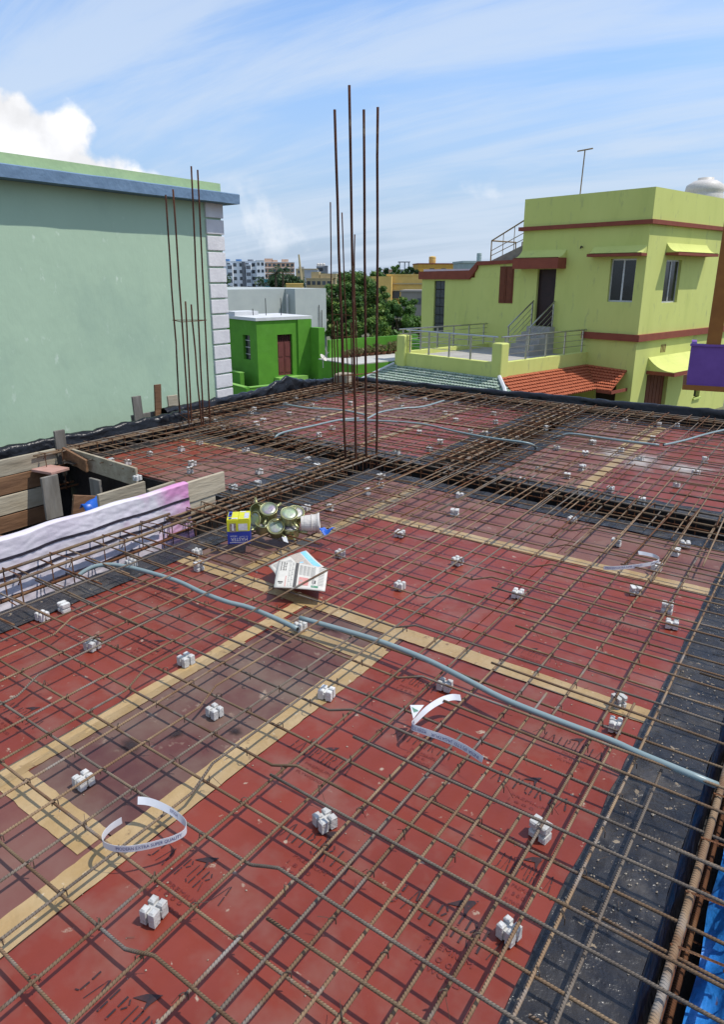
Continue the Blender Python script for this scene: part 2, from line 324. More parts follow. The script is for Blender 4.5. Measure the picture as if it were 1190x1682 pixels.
# ------------------------------------------------------------------ formwork deck
deck = thing('formwork_deck', 'red plywood formwork deck with brown taped joints and black sheet over the beam edges', 'formwork', (-3, 3, 0))
def yb1(x): return 4.47-.045*(x+.6)          # near edge of the long cross beam, it runs a little askew
BW = .36                                      # beam width
PANELS = [  # polygon, material
 ([(-1.405,-.9),(-.36,-.9),(-.36,2.33),(-1.405,2.33)], 'red_ply'),
 ([(-1.98,.885),(-1.41,.885),(-1.41,2.115),(-1.965,2.115)], 'dusty_ply'),
 ([(-1.965,-.9),(-1.41,-.9),(-1.41,.88),(-1.965,.88)], 'faded_ply'),
 ([(-1.965,2.12),(-1.41,2.12),(-1.41,2.33),(-1.965,2.33)], 'dusty_ply'),
 ([(-2.96,-.3),(-1.97,-.3),(-1.97,2.33),(-2.96,2.33)], 'red_ply'),
 ([(-2.515,2.335),(-1.20,2.335),(-1.20,3.61),(-2.515,3.61)], 'red_ply'),
 ([(-1.195,2.335),(-.36,2.335),(-.36,3.61),(-1.195,3.61)], 'red_ply'),
 ([(-2.515,3.615),(-1.20,3.615),(-1.20,yb1(-1.2)-.16),(-2.515,yb1(-2.5)-.16)], 'faded_ply'),
 ([(-1.195,3.615),(-.36,3.615),(-.36,yb1(-.4)-.16),(-1.195,yb1(-1.2)-.16)], 'faded_ply'),
 ([(-2.96,2.335),(-2.52,2.335),(-2.52,3.3),(-2.96,3.3)], 'dusty_ply'),
 ([(-2.96,3.305),(-2.52,3.305),(-2.52,yb1(-2.6)-.16),(-2.96,yb1(-2.96)-.16)], 'faded_ply'),
 ([(-5.45,3.36),(-4.5,3.36),(-4.5,4.40),(-5.45,4.40)], 'red_ply'), ([(-4.495,3.36),(-3.62,3.36),(-3.62,4.40),(-4.495,4.40)], 'faded_ply'),
 # far left bay
 ([(-5.58,5.16),(-4.86,5.16),(-4.86,6.55),(-5.58,6.55)], 'faded_ply'), ([(-4.855,5.14),(-3.70,5.14),(-3.70,6.55),(-4.855,6.55)], 'red_ply'), ([(-3.695,5.12),(-2.96,5.12),(-2.96,6.55),(-3.695,6.55)], 'red_ply'),
 ([(-5.58,6.555),(-4.86,6.555),(-4.86,7.78),(-5.58,7.78)], 'red_ply'), ([(-4.855,6.555),(-3.70,6.555),(-3.70,7.78),(-4.855,7.78)], 'faded_ply'), ([(-3.695,6.555),(-2.96,6.555),(-2.96,7.78),(-3.695,7.78)], 'red_ply'),
 # far right bay
 ([(-2.24,5.02),(-1.50,5.02),(-1.50,6.17),(-2.24,6.17)], 'faded_ply'), ([(-2.24,6.175),(-1.50,6.175),(-1.50,7.78),(-2.24,7.78)], 'faded_ply'),
 ([(-1.495,5.0),(-.36,5.0),(-.36,6.3),(-1.495,6.3)], 'red_ply'), ([(-1.495,6.305),(-.36,6.305),(-.36,7.78),(-1.495,7.78)], 'red_ply'),
]
panel_obs = []
for poly, mt in PANELS:
    dz = random.uniform(-.0015, .0)
    panel_obs.append(MB().prism(poly, -.014+dz, dz).build('plywood_panel', mt, deck))
def strip(p, q, w, seed, layers=1, z=.0012):     # adhesive tape with ragged edges
    p = np.array(p, float); q = np.array(q, float); L = np.linalg.norm(q-p); d = (q-p)/L; nrm = np.array([-d[1], d[0]])
    n = max(6, int(L/.03)); m = MB()
    def fn(u, v):
        c = p+d*(u*L); side = (v-.5)*w; jag = (.006*nz(u*L*5, seed, v*7)+.004*nz(u*L*33, seed+5, v*3))*(1 if v in (0, 1) else .0)
        c = c+nrm*(side+jag); return (c[0], c[1], z+.0016*abs(nz(u*L*12, v*3, seed)))
    m.grid(fn, n, 4); return m
TAPES = [((-1.468,-.5),(-1.468,2.33),.085),((-1.436,-.3),(-1.430,2.2),.055),((-2.012,.1),(-2.012,2.33),.065),((-1.99,.4),(-1.985,1.9),.04),((-1.97,.84),(-1.53,.84),.10),
 ((-2.02,2.12),(-1.49,2.12),.085),((-3.0,2.375),(-.27,2.365),.095),((-2.525,2.42),(-2.525,4.32),.085),((-2.51,3.635),(-.36,3.645),.085),
 ((-5.3,4.42),(-3.7,4.42),.06),((-4.86,5.2),(-4.86,7.7),.06),((-3.70,5.2),(-3.70,7.7),.07),((-5.5,6.55),(-3.0,6.60),.07),
 ((-1.50,5.05),(-1.50,7.75),.08),((-2.2,6.18),(-1.55,6.19),.06),((-1.62,6.2),(-1.60,7.75),.05),((-1.46,7.0),(-.5,7.02),.05)]
for i, (p, q, w) in enumerate(TAPES): strip(p, q, w, i*3.1, z=.0012+.0004*(i % 4)).build('tape_strip', 'brown_tape', deck)
def sheet(name, quad, mat, n=(30, 6), amp=.009, z=.003, seed=0):
    a, b, c, d = (np.array(q, float) for q in quad); m = MB()
    def fn(u, v):
        p = (a*(1-u)+b*u)*(1-v)+(d*(1-u)+c*u)*v
        e = .008*nz(p[0]*7, p[1]*7, seed+9) if v in (0, 1) else 0
        return (p[0]+e, p[1]+e, (p[2] if len(p) > 2 else 0)+z+amp*abs(nz(p[0]*9, p[1]*9, seed))+amp*.5*abs(nz(p[0]*31, p[1]*31, seed)))
    m.grid(fn, *n); return m.build(name, mat, deck, smooth=True)
def margin(x0, y0, x1, y1, seed): sheet('polythene_sheet', ((x0,y0),(x1,y0),(x1,y1),(x0,y1)) if (x1-x0) > (y1-y0) else ((x0,y0),(x0,y1),(x1,y1),(x1,y0)), 'black_sheet', (110, 12), seed=seed)
margin(-.375, -.9, -.145, 4.40, 1)                                   # along the right edge beam
margin(-.375, 4.95, -.145, 8.0, 2)
sheet('polythene_sheet', ((-3.0,yb1(-3)-.18),(-.16,yb1(-.16)-.18),(-.16,yb1(-.16)),(-3.0,yb1(-3))), 'black_sheet', (50, 6), seed=3)
sheet('polythene_sheet', ((-5.5,4.43),(-3.5,4.43),(-3.5,yb1(-3.5)),(-5.5,yb1(-5.5))), 'black_sheet', (40, 6), seed=4)
sheet('polythene_sheet', ((-5.75,yb1(-5.75)+BW),(-2.82,yb1(-2.82)+BW),(-2.82,5.16),(-5.75,5.19)), 'black_sheet', (50, 6), seed=5)
sheet('polythene_sheet', ((-2.42,yb1(-2.42)+BW),(-.15,yb1(-.15)+BW),(-.15,5.04),(-2.42,5.05)), 'black_sheet', (40, 6), seed=6)
margin(-3.14, .2, -2.93, yb1(-3)-.02, 7)
margin(-3.68, 3.3, -3.46, yb1(-3.5)-.02, 8)
margin(-2.99, 5.1, -2.80, 7.95, 9); margin(-2.42, 5.0, -2.20, 7.95, 10)
margin(-5.48, 3.2, -5.30, 4.5, 11); margin(-5.77, 5.1, -5.55, 7.95, 12)
sheet('polythene_sheet', ((-5.77,7.75),(-.15,7.75),(-.15,7.93),(-5.77,7.93)), 'black_sheet', (60, 6), seed=13)
def trough(a, b, c, d, depth=.42, mat='trough_dark'):                # four corners of the opening, in order
    pts = [np.array(p, float) for p in (a, b, c, d)]; top = [(p[0], p[1], .001) for p in pts]; bot = [(p[0], p[1], -depth) for p in pts]
    m = MB(); m.add(top+bot, [(0,1,5,4),(1,2,6,5),(2,3,7,6),(3,0,4,7),(4,5,6,7)]); return m.build('beam_trough', mat, deck)
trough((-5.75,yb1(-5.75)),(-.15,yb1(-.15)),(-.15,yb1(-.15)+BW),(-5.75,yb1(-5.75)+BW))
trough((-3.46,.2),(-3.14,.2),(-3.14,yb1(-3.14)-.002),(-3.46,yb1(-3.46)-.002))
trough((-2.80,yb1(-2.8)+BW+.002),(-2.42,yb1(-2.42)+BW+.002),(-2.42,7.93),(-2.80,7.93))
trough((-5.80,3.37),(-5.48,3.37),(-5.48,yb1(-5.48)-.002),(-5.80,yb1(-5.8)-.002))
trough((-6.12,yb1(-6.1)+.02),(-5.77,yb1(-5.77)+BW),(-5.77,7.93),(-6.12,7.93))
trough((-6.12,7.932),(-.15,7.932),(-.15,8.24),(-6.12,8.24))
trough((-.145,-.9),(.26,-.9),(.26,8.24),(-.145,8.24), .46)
# concrete dust spilled in the far right bay
def blob(cx, cy, rx, ry, seed, z=.0042):
    m = MB(); n = 40; vs = [(cx, cy, z+.002)]
    for k in range(n):
        a = 2*math.pi*k/n; r = 1+.55*nz(math.cos(a)*1.5+seed, math.sin(a)*1.5)+.25*nz(math.cos(a)*5, math.sin(a)*5+seed); vs.append((cx+rx*r*math.cos(a), cy+ry*r*math.sin(a), z))
    m.add(vs, [(0, k+1, (k+1) % n+1) for k in range(n)]); return m
def blob_part(mb, name, mat, parent):
    o = mb.build(name, mat, parent); at = o.data.attributes.new('fade', 'FLOAT', 'POINT'); at.data[0].value = 1.0; return o
blob_part(blob(-1.33, 6.15, .30, .55, 3), 'cement_stain', 'cement_dust', deck); blob_part(blob(-1.62, 6.32, .2, .3, 8), 'cement_stain', 'cement_dust', deck)
blob_part(blob(-.95, 6.1, .3, .35, 5), 'cement_stain', 'cement_dust', deck)

# stencilled lettering JAIPURIA on the plywood, with the peak mark and the fine print under it
def seg(x0, y0, x1, y1, w): return (x0, y0, x1, y1, w)
ST = {'J': [(.55,1,.55,.62,.16),(.55,.5,.5,.12,.15),(.45,.08,.15,.02,.10)], 'A': [(.05,0,.42,.95,.07),(.52,1,.72,.55,.15),(.75,.45,.92,0,.15)], 'I': [(.45,1,.45,.55,.17),(.45,.45,.45,0,.17)],
 'P': [(.2,1,.2,.55,.16),(.2,.45,.2,0,.16),(.5,.98,.75,.82,.12),(.75,.74,.5,.55,.12)], 'U': [(.15,1,.15,.25,.10),(.2,.14,.5,.02,.10),(.72,1,.72,.55,.15),(.72,.45,.72,.05,.15)],
 'R': [(.2,1,.2,.55,.16),(.2,.45,.2,0,.16),(.55,.98,.8,.82,.13),(.8,.74,.55,.56,.13),(.5,.42,.82,0,.09)]}
def stencil(x0, x1, y, hgt, panel, bold=1.0, chars='JAIPURIA', peak=True, z=.0015):
    m = MB(); n = len(chars); cw = (x1-x0)/n
    def stroke(ax, ay, bx, by, w):
        d = np.array([bx-ax, by-ay]); d = d/np.linalg.norm(d); q = np.array([-d[1], d[0]])*w/2
        m.add([(ax-q[0], ay-q[1], z), (bx-q[0], by-q[1], z), (bx+q[0], by+q[1], z), (ax+q[0], ay+q[1], z)], [(0, 1, 2, 3)])
    for i, ch in enumerate(chars):
        for (ax, ay, bx, by, w) in ST[ch]: stroke(x0+(i+ax*.86)*cw, y+ay*hgt, x0+(i+bx*.86)*cw, y+by*hgt, w*cw*.85*bold)
        m.build('stencil_letter', 'stencil_ink', panel); m = MB()
    if peak:
        cx = x0+(x1-x0)*.52; py = y+hgt*1.35; s = hgt
        m.add([(cx-.45*s, py-.28*s, z), (cx-.12*s, py+.12*s, z), (cx+.42*s, py+.45*s, z), (cx+.30*s, py-.05*s, z), (cx+.30*s, py-.5*s, z), (cx+.12*s, py-.08*s, z)], [(5, 4, 3, 2, 1, 0)])
    m.build('stencil_peak', 'stencil_ink', panel)
    f = MB(); tv = {}
    for k, (wd, sc) in enumerate((('PREMIUM', .40), ('1 8 0 0', .28), ('PLYWOOD', .40))):
        if wd not in TXT: TXT[wd] = text_tris(wd)
        v, fc = TXT[wd]; w = (x1-x0)*sc; hh = hgt*.20; yy = y-hgt*(.55+.42*k); xx = x0+(x1-x0)*.42
        f.add([(xx+p[0]*w, yy+p[1]*hh, z) for p in v], fc)
    f.build('fine_print', 'stencil_faint', panel)
TXT = {}
pa, pc, pd, pe = panel_obs[0], panel_obs[4], panel_obs[5], panel_obs[6]
for (x0, x1, y, hh, b) in ((-1.15,-.87,1.165,.062,1),(-.74,-.42,1.165,.075,1.1),(-1.375,-1.08,.90,.06,.8),(-1.36,-1.10,1.475,.055,.8),(-.75,-.46,1.735,.055,1.1),(-1.33,-1.10,2.04,.05,.9),(-.56,-.40,1.425,.06,1),(-1.10,-.86,1.735,.05,.8),(-.66,-.44,2.02,.05,1),(-1.20,-.90,.56,.06,1)):
    stencil(x0, x1, y, hh, pa, b, 'JAIPURIA')
for (x0, x1, y) in ((-2.42,-2.16,1.02),(-2.66,-2.44,1.48),(-2.42,-2.18,1.62),(-2.80,-2.55,2.02)): stencil(x0, x1, y, .05, pc, .6)
for (x0, x1, y, p) in ((-2.1,-1.86,2.56,pd),(-1.62,-1.40,2.62,pd),(-1.02,-.8,2.52,pe),(-.78,-.56,2.98,pe)): stencil(x0, x1, y, .045, p, .45)
# smudged ink patches on the dusty sheet
for (x, y, a, b_, s_) in ((-1.80,1.17,.055,.06,2),(-1.72,1.30,.03,.05,6),(-1.56,1.43,.04,.035,4),(-1.74,2.22,.10,.05,9)): blob_part(blob(x, y, a, b_, s_, .001), 'ink_smudge', 'ink_smudge', panel_obs[1])

# ------------------------------------------------------------------ reinforcement mats
def bar_pts(p, q, z, crank=None, seed=0.0, wob=.004, step=.14, rise=.035):
    p = np.array(p, float); q = np.array(q, float); L = np.linalg.norm(q-p); d = (q-p)/L; nr = np.array([-d[1], d[0]]); n = max(3, int(L/step)); out = []
    ts = sorted(set([i*L/n for i in range(n+1)]+([crank-.001, crank+.045, crank+.05, crank+.095] if crank and .1 < crank < L-.15 else [])))
    for t in ts:
        w = wob*nz(t*.9, seed*3.7, 1)+.0015*nz(t*3.1, seed*5.3, 2); zz = z+.004*nz(t*1.3, seed*2.9, 3)
        if crank:
            k = min(max((t-crank)/.095, 0), 1); zz += rise*k; w += .012*(k*k*(3-2*k))
        c = p+d*t+nr*w; out.append((c[0], c[1], zz))
    return out
def mat_thing(label, loc): return thing('rebar_mesh', label, 'rebar mesh', loc, group='rebar mats tied over the formwork bays')
def lay(mesh, p, q, z, r=.0046, crank=None, seed=None, mat='rebar', n=6, wob=.004):
    seed = random.uniform(0, 90) if seed is None else seed
    if mat == 'rebar' and (seed*7) % 1 < .2: mat = 'rebar_grey'
    return MB().tube(bar_pts(p, q, z, crank, seed, wob), r, n).build('bar', mat, mesh, smooth=True)
front = mat_thing('rusty rebar grid over the nearest red panels, in front of the long cross beam', (-1.5, 2, 0))
XA = [-.335-.1525*k for k in range(18)]          # bars running away from the viewer
YB = [-.49+.1655*k for k in range(30)]           # bars crossing them
ZA, ZB = .058, .048
j = lambda s=.012: random.uniform(-s, s)
for k, x in enumerate(XA):
    cr = 2.0+j(.2) if k % 2 and x < -1.2 else None
    lay(front, (x+j(), -.75), (x+j(), 4.95+j(.25)), ZA, crank=cr)
for k, x in enumerate([-.255-.1525*i for i in range(5)]):
    lay(front, (x+j(), -.75), (x+j(), [2.02, 2.35, 1.55, 2.3, 1.75][k]+j(.1)), ZA+.001)
for k, y in enumerate(YB):
    if y > 4.4: continue
    right = .18+j(.05)
    cr = 2.0+j(.12) if k % 2 else None
    lay(front, (-3.28+j(.12), y+j()), (right, y+j()), ZB, crank=cr)
for k, y in enumerate([-.41+.1655*i for i in range(29)]):      # short top bars out of the edge beam
    if k % 2 == 0 and 4.25 > y:
        lay(front, (-1.02+j(.25), y+j(.02)), (.2, y+j(.02)), .084, crank=None)
    elif y < 4.2: lay(front, (-.27+j(.05), y+j(.02)), (.2, y+j(.02)), .04)
for k, y in enumerate([1.30+.17*i for i in range(18)]):        # top bars out of the cross beams at left
    lay(front, (-3.62+j(.12), y+j(.03)), (-2.52+j(.35), y+j(.03)), .078+j(.006), mat='rebar' if k % 3 else 'rebar_rust')
for k in range(17):                                            # top bars over the long beam
    x = -.30-.157*k; lay(front, (x+j(.02), 3.55+j(.25)), (x+j(.03), 5.55+j(.3)), .082+j(.006), mat='rebar' if k % 3 else 'rebar_rust')
# tie wire at the crossings nearest the viewer
tw = MB()
for x in XA[:15]:
    for y in YB:
        if y > 4.3 or y < .25 or random.random() < .12: continue
        a = random.choice((R(45), R(135))); c, s_ = math.cos(a), math.sin(a); r = .0085
        tw.tube([(x+c*r*1.1, y+s_*r*1.1, .042), (x+c*r*1.0, y+s_*r, .062), (x, y, .0665), (x-c*r, y-s_*r, .062), (x-c*r*1.1, y-s_*r*1.1, .042)], .0017, 4)
        if random.random() < .6:
            e = random.uniform(0, 6.28); l = random.uniform(.015, .045); tw.tube([(x, y, .05), (x+.3*l*math.cos(e), y+.3*l*math.sin(e), .062), (x+l*math.cos(e), y+l*math.sin(e), .05-random.uniform(-.01, .035))], .0008, 3)
stuff(tw.build('tie_wire', 'wire', front))
# crumbs of dried cement, sawdust and wire clippings lying on the sheets
gr_ = random.Random(31); db = MB(); dw = MB()
for k in range(1500):
    black = gr_.random() < .45; x = gr_.uniform(-.37, -.15) if black else gr_.uniform(-2.9, -.38); y = gr_.uniform(.2, 4.2); s_ = gr_.uniform(.0015, .0045)*(1.6 if gr_.random() < .06 else 1); a = gr_.uniform(0, 3.1)
    if nz(x*2.2, y*2.2, 5) < -.05 and gr_.random() < .8: continue
    z = .009 if black else .0012; c, q = math.cos(a)*s_, math.sin(a)*s_
    db.add([(x+c, y+q, z), (x-q*.7, y+c*.7, z), (x-c, y-q, z), (x+q*.8, y-c*.8, z), (x+q*.2, y, z+s_*.8)], [(0, 1, 4), (1, 2, 4), (2, 3, 4), (3, 0, 4)])
    if k % 14 == 0: l = gr_.uniform(.01, .03); dw.tube([(x, y, z+.002), (x+math.cos(a)*l, y+math.sin(a)*l, z+.003)], .0007, 3)
o = stuff(db.build('cement_crumbs', 'cement_crumb')); o['label'] = 'crumbs of dried cement scattered over the near panels'; o['category'] = 'debris'
o = stuff(dw.build('wire_clippings', 'wire')); o['label'] = 'short clippings of tie wire lying on the near panels'; o['category'] = 'debris'
leftm = mat_thing('rebar grid over the small red bay at left, behind the stair boards', (-4.5, 4, 0))
for k in range(14): x = -5.6+.152*k; lay(leftm, (x+j(), 3.25), (x+j(), 4.98+j(.15)), ZA, n=5)
for k in range(9): y = 3.30+.15*k; lay(leftm, (-6.0+j(.05), y+j()), (-3.2+j(.15), y+j()), ZB, n=5)
for k in range(12): x = -5.5+.17*k; lay(leftm, (x, 4.05+j(.15)), (x+j(.04), 5.5+j(.2)), .085, n=5, mat='rebar_rust' if k % 2 else 'rebar')
for k in range(6): y = 3.45+.16*k; lay(leftm, (-5.98, y+j(.03)), (-4.9+j(.25), y+j(.03)), .08, n=5)
farl = mat_thing('dense rebar grid over the far left bay with the grey conduits', (-4.3, 6.5, 0))
for k in range(21): x = -5.98+.155*k; lay(farl, (x+j(), 4.6+j(.1)), (x+j(), 8.2+j(.06)), ZA, n=5)
for k in range(21): y = 4.95+.155*k; lay(farl, (-6.08+j(.04), y+j()), (-2.3+j(.2), y+j()), ZB, n=5, mat='rebar' if k % 3 else 'rebar_rust')
for k in range(16): x = -5.9+.2*k; lay(farl, (x+j(.03), 6.85+j(.3)), (x+j(.05), 8.2+j(.08)), .083, n=5, mat='rebar_rust' if k % 2 else 'rebar')
for k in range(15): y = 5.05+.2*k; lay(farl, (-6.1+j(.05), y+j(.04)), (-4.8+j(.3), y+j(.04)), .083, n=5, mat='rebar_rust' if k % 3 else 'rebar')
for k in range(15): y = 5.02+.2*k; lay(farl, (-3.7+j(.25), y+j(.04)), (-1.5+j(.25), y+j(.04)), .088, n=5, mat='rebar' if k % 3 else 'rebar_rust')
farr = mat_thing('rebar grid over the far right bay with the white cement stain', (-1.2, 6.5, 0))
for k in range(15): x = -2.42+.175*k; lay(farr, (x+j(), 4.25+j(.15)), (x+j(), 8.24+j(.1)), ZA, n=5)
for k in range(20): y = 4.98+.165*k; lay(farr, (-2.9+j(.2), y+j()), (.2, y+j()), ZB, n=5)
for k in range(12): x = -2.35+.2*k; lay(farr, (x+j(.03), 6.9+j(.25)), (x+j(.06), 8.27+j(.08)), .083, n=5, mat='rebar' if k % 2 else 'rebar_rust')
for k in range(9): y = 5.05+.34*k; lay(farr, (-1.0+j(.2), y), (.2, y), .083, n=5)

# ------------------------------------------------------------------ beam cages
def cage(label, p, q, w, zt, zb, sp, ntop=2, rl=.008, mat='rebar_rust', lmat='rebar', jit=.02, hook=True):
    p = np.array(p, float); q = np.array(q, float); L = np.linalg.norm(q-p); d = (q-p)/L; nr = np.array([-d[1], d[0]])
    t = thing('beam_cage', label, 'rebar cage', (p[0], p[1], -.4), group='beam cages sunk between the deck panels')
    for k in range(ntop):
        o = (k/(ntop-1)-.5)*w if ntop > 1 else 0
        lay(t, p+nr*o, q+nr*o, zt-.012, r=rl, mat=lmat, n=7, wob=.006)
    for o in (-.5*w, .5*w): lay(t, p+nr*o*.9, q+nr*o*.9, zb+.012, r=rl, mat=mat, n=6)
    if zt-zb > .3:
        for o in (-.5*w, .5*w): lay(t, p+nr*o, q+nr*o, zt-.13, r=rl*.8, mat=mat, n=6)
    n = int(L/sp); ang = math.atan2(d[1], d[0]); src = None
    for i in range(n):
        s = (i+.5)*sp+random.uniform(-jit, jit)
        if src is None or i < 4 and hook:
            h = w/2+.008; e = j(.01)
            pts = [(0, -h, zt), (0, h, zt), (0, h, zb), (0, -h, zb), (0, -h, zt+.004)]
            if hook: pts = [(0, -h+.03, zt-.05), (.008, -h, zt+.004)]+pts[1:]+[(.012, -h+.055, zt-.02)]
            mb = MB().tube(pts, .004, 4)
            me = mb.mesh('stirrup'); me.materials.append(MATS[mat]); src = me
        o = bpy.data.objects.new('stirrup', src); col.objects.link(o); o.parent = t
        c = p+d*s-p; o.location = (c[0], c[1], .4+j(.006)); o.rotation_euler = (0, 0, ang+j(.08))
    return t
cage('rusty beam cage in the long trough crossing the deck past the tall central bars', (-5.7, yb1(-5.7)+BW/2), (.15, yb1(.15)+BW/2), .24, .075, -.33, .135, 3)
cage('rusty beam cage between the fan boxes and the central column bars', (-3.30, 2.65), (-3.30, 4.75), .21, .075, -.3, .13, 4)
cage('open beam cage running beside the pink and white striped sheet', (-3.27, .5), (-3.27, 2.64), .17, .125, -.06, .30, 2, rl=.009)
cage('rusty beam cage between the two far bays, right of the central bars', (-2.61, 4.95), (-2.61, 8.15), .25, .085, -.3, .13, 4)
cage('beam cage along the black tarp left of the red bay', (-5.55, 3.0), (-5.55, 4.9), .12, .10, -.25, .16, 3, rl=.009)
cage('beam cage along the far left edge below the green quoined wall', (-5.95, 5.0), (-5.95, 8.1), .24, .085, -.3, .13, 3)
cage('beam cage along the far edge under the black tarp', (-6.05, 8.08), (.1, 8.08), .20, .085, -.3, .13, 3)
cage('thick edge beam cage over the blue sheet at right', (-.02, -.9), (-.02, 7.9), .15, .062, -.30, .20, 2, rl=.0105, lmat='rebar')

# ------------------------------------------------------------------ column starter bars
def column(label, rods, tie, r=.0085):
    ps = [np.array(b) for b, _ in rods]; c = sum(ps)/len(ps)
    t = thing('column_rebar', label, 'rebar rods', (c[0], c[1], -.4), group='column starter bars')
    for k, (b, top) in enumerate(rods):
        b = np.array(b, float); top = np.array(top, float); d = (top-b)/(top[2]-b[2]); n = 8
        pts = [b+d*((-.38-b[2]))]+[b+(top-b)*(i/n)+np.array([.006*nz(i*.5, k, 4), .006*nz(i*.5, k, 9), 0]) for i in range(n+1)]
        MB().tube(pts, r, 7).build('rod', 'rod_rust', t, smooth=True)
    for z, idx in tie:
        ring = []
        for i in idx:
            b, top = np.array(rods[i][0], float), np.array(rods[i][1], float); f = (z-b[2])/(top[2]-b[2]); pnt = b+(top-b)*f; o = (pnt-c); o[2] = 0
            ring.append(pnt+o/np.linalg.norm(o)*.018)
        MB().tube(ring+[ring[0]], .004, 5).build('tie_ring', 'rebar_rust', t)
def rod(bx, by, tx, ty, zb=.05):
    b = G(bx, by, zb); F = float(b[:2]@_fw); return (b, at_depth(tx, ty, F))
column('four tall rusty column bars standing at the beam crossing mid deck', [rod(568,757,550,180), rod(585,757,574,140), rod(602,753,598,180), rod(619,748,621,176)], [(.78, (0, 1, 3, 2)), (.18, (0, 1, 3, 2))], .0105)
column('six rusty column bars of two lengths beside the green wall', [rod(297,697,272,320), rod(311,706,284,311), rod(315,698,304.5,495), rod(331,703,314,500), rod(334,701,314,273), rod(345,697,324.5,279)], [(1.13, (0, 1, 4, 5)), (.16, (0, 1, 4, 5))], .0085)
column('cluster of thin rusty column bars at the far corner of the deck', [rod(547,629,543,332,.08), rod(551,629,549,528,.08), rod(556,629,554,527,.08), rod(563,631,560,520,.08), rod(572,632,562,349,.08), rod(579,635,577,530,.08), rod(581,636,583,385,.08), rod(588,633,583,470,.08)], [(1.05, (0, 4, 6, 3)), (.75, (0, 4, 7, 3))], .009)

# ------------------------------------------------------------------ concrete cover blocks
def block_mesh():
    m = MB(); h = .0255; t = .040; g_ = .005
    for sx in (-1, 1):
        for sy in (-1, 1):
            x0, x1 = sorted((sx*g_, sx*h)); y0, y1 = sorted((sy*g_, sy*h)); b = .004
            vs = [(x0, y0, 0), (x1, y0, 0), (x1, y1, 0), (x0, y1, 0), (x0, y0, t-b), (x1, y0, t-b), (x1, y1, t-b), (x0, y1, t-b), (x0+b, y0+b, t), (x1-b, y0+b, t), (x1-b, y1-b, t), (x0+b, y1-b, t)]
            m.add(vs, [(0,3,2,1),(0,1,5,4),(1,2,6,5),(2,3,7,6),(3,0,4,7),(4,5,9,8),(5,6,10,9),(6,7,11,10),(7,4,8,11),(8,9,10,11)])
    m.box(-.0195, -.0195, .0015, .0195, .0195, .029)
    for a in (-1, 1): m.box(a*.0065-.0035, -.025, .005, a*.0065+.0035, .025, .022)
    me = m.mesh('cover_block'); me.materials.append(MATS['cover_block']); return me
BM = block_mesh()
GF = 'cover blocks under the rebar'
BL = [  # pixel, tilt (0 flat, 1 on its side), label or None
 (254,1508,0,'white cover block on the red panel nearest the bottom left corner, below the strap loop'),
 (836,1540,0,'white cover block at the bottom of the picture near the black margin'),
 (534,1356,0,'white cover block under the bent bar in the middle of the nearest red panel'),
 (893,1368,1,'white cover block tipped on its side near the black margin, below the grey pipe'),
 (138,1290,0,'white cover block left of the strap loop, at the corner of the dusty panel'),
 (353,1176,0,'white cover block in the middle of the dusty dark panel between two tapes'),
 (306,1091,0,'white cover block on the left red panel beside the tape edge'),
 (152,1066,0,'white cover block third from the left edge on the left red panel'),
 (112,1002,1,'white cover block standing on edge beside the black strip at far left'),
 (70,1018,0,'leftmost white cover block, next to the black strip at the left edge'),
 (537,1146,0,'white cover block on the brown tape right of the dusty panel'),
 (731,1132,0,'white cover block just below the grey pipe and above the twisted strap'),
 (1010,1155,1,'white cover block standing on edge above the grey pipe at right'),
 (1011,1199,0,'white cover block on the tape just above the grey pipe at right'),
 (494,1036,0,'white cover block at the gap between the two grey pipes'),
 (1104,1031,0,'white cover block nearest the black margin at right, lower of a pair'),
 (1097,1003,1,'white cover block standing on edge at right, upper of a pair'),
 (1043,974,1,'white cover block standing on edge on the tape below the right strap'),
 (851,981,0,'white cover block in the middle of the red panel beyond the pipe'),
 (657,968,0,'white cover block right of the newspapers, lower of two'),
 (752,927,0,'white cover block on the red panel far right of the newspapers'),
 (559,915,0,'white cover block just beyond the newspapers'),
 (657,881,0,'white cover block on the red panel below the long tape, beyond the newspapers'),
 (324,935,1,'lower of the two white cover blocks below the yellow and blue carton'),
 (324,912,0,'upper of the two white cover blocks below the yellow and blue carton'),
 (216,931,0,'white cover block beside the pipe bend at the striped sheet'),
 (543,837,1,'white cover block standing on edge beyond the white bucket'),
 (503,840,0,'white cover block hidden behind the metal fan boxes'),
 (606,811,1,'white cover block on edge between the tape end and the central bars'),
 (625,801,0,'white cover block right beside the tape end near the central bars'),
 (748,846,1,'white cover block on edge on the faded panel mid deck'),
 (940,858,0,'white cover block on the black sheet at the right cross beam'),
 (1014,895,1,'white cover block behind the right strap, upper left of three'),
 (1126,899,0,'rightmost white cover block beyond the right strap'),
 (1105,911,1,'white cover block on edge right of the strap curl'),
 (1079,937,0,'white cover block half hidden under the strap curl at right'),
 (756,818,0,'white cover block on the black sheet mid deck beside the long beam'),
 (626,787,0,'white cover block on the black sheet just in front of the central bars'),
]
FAR = [(1003,808),(1055,827),(1112,800),(1144,779),(1155,760),(933,785),(858,793),(885,772),(954,772),(1053,757),(962,748),(1021,742),(974,730),(915,739),(1073,723),(1113,702),(1080,701),(1027,693),(1006,704),(1027,681),(960,671)]
FARL = [(749,693),(814,696),(811,682),(774,712),(797,716),(885,694),(896,678),(894,706),(846,725),(421,699),(432,693),(412,680),(417,674),(353,693),(475,683),(513,668),(486,655),(469,665),(522,691),(523,718),(546,706),(448,717),(561,738),(577,665),(568,646),(624,668),(653,656),(658,668),(689,713),(652,746),(706,741),(724,729),(615,718),(731,681),(749,667),(698,658),(729,648),(736,769),(339,691),(368,706)]
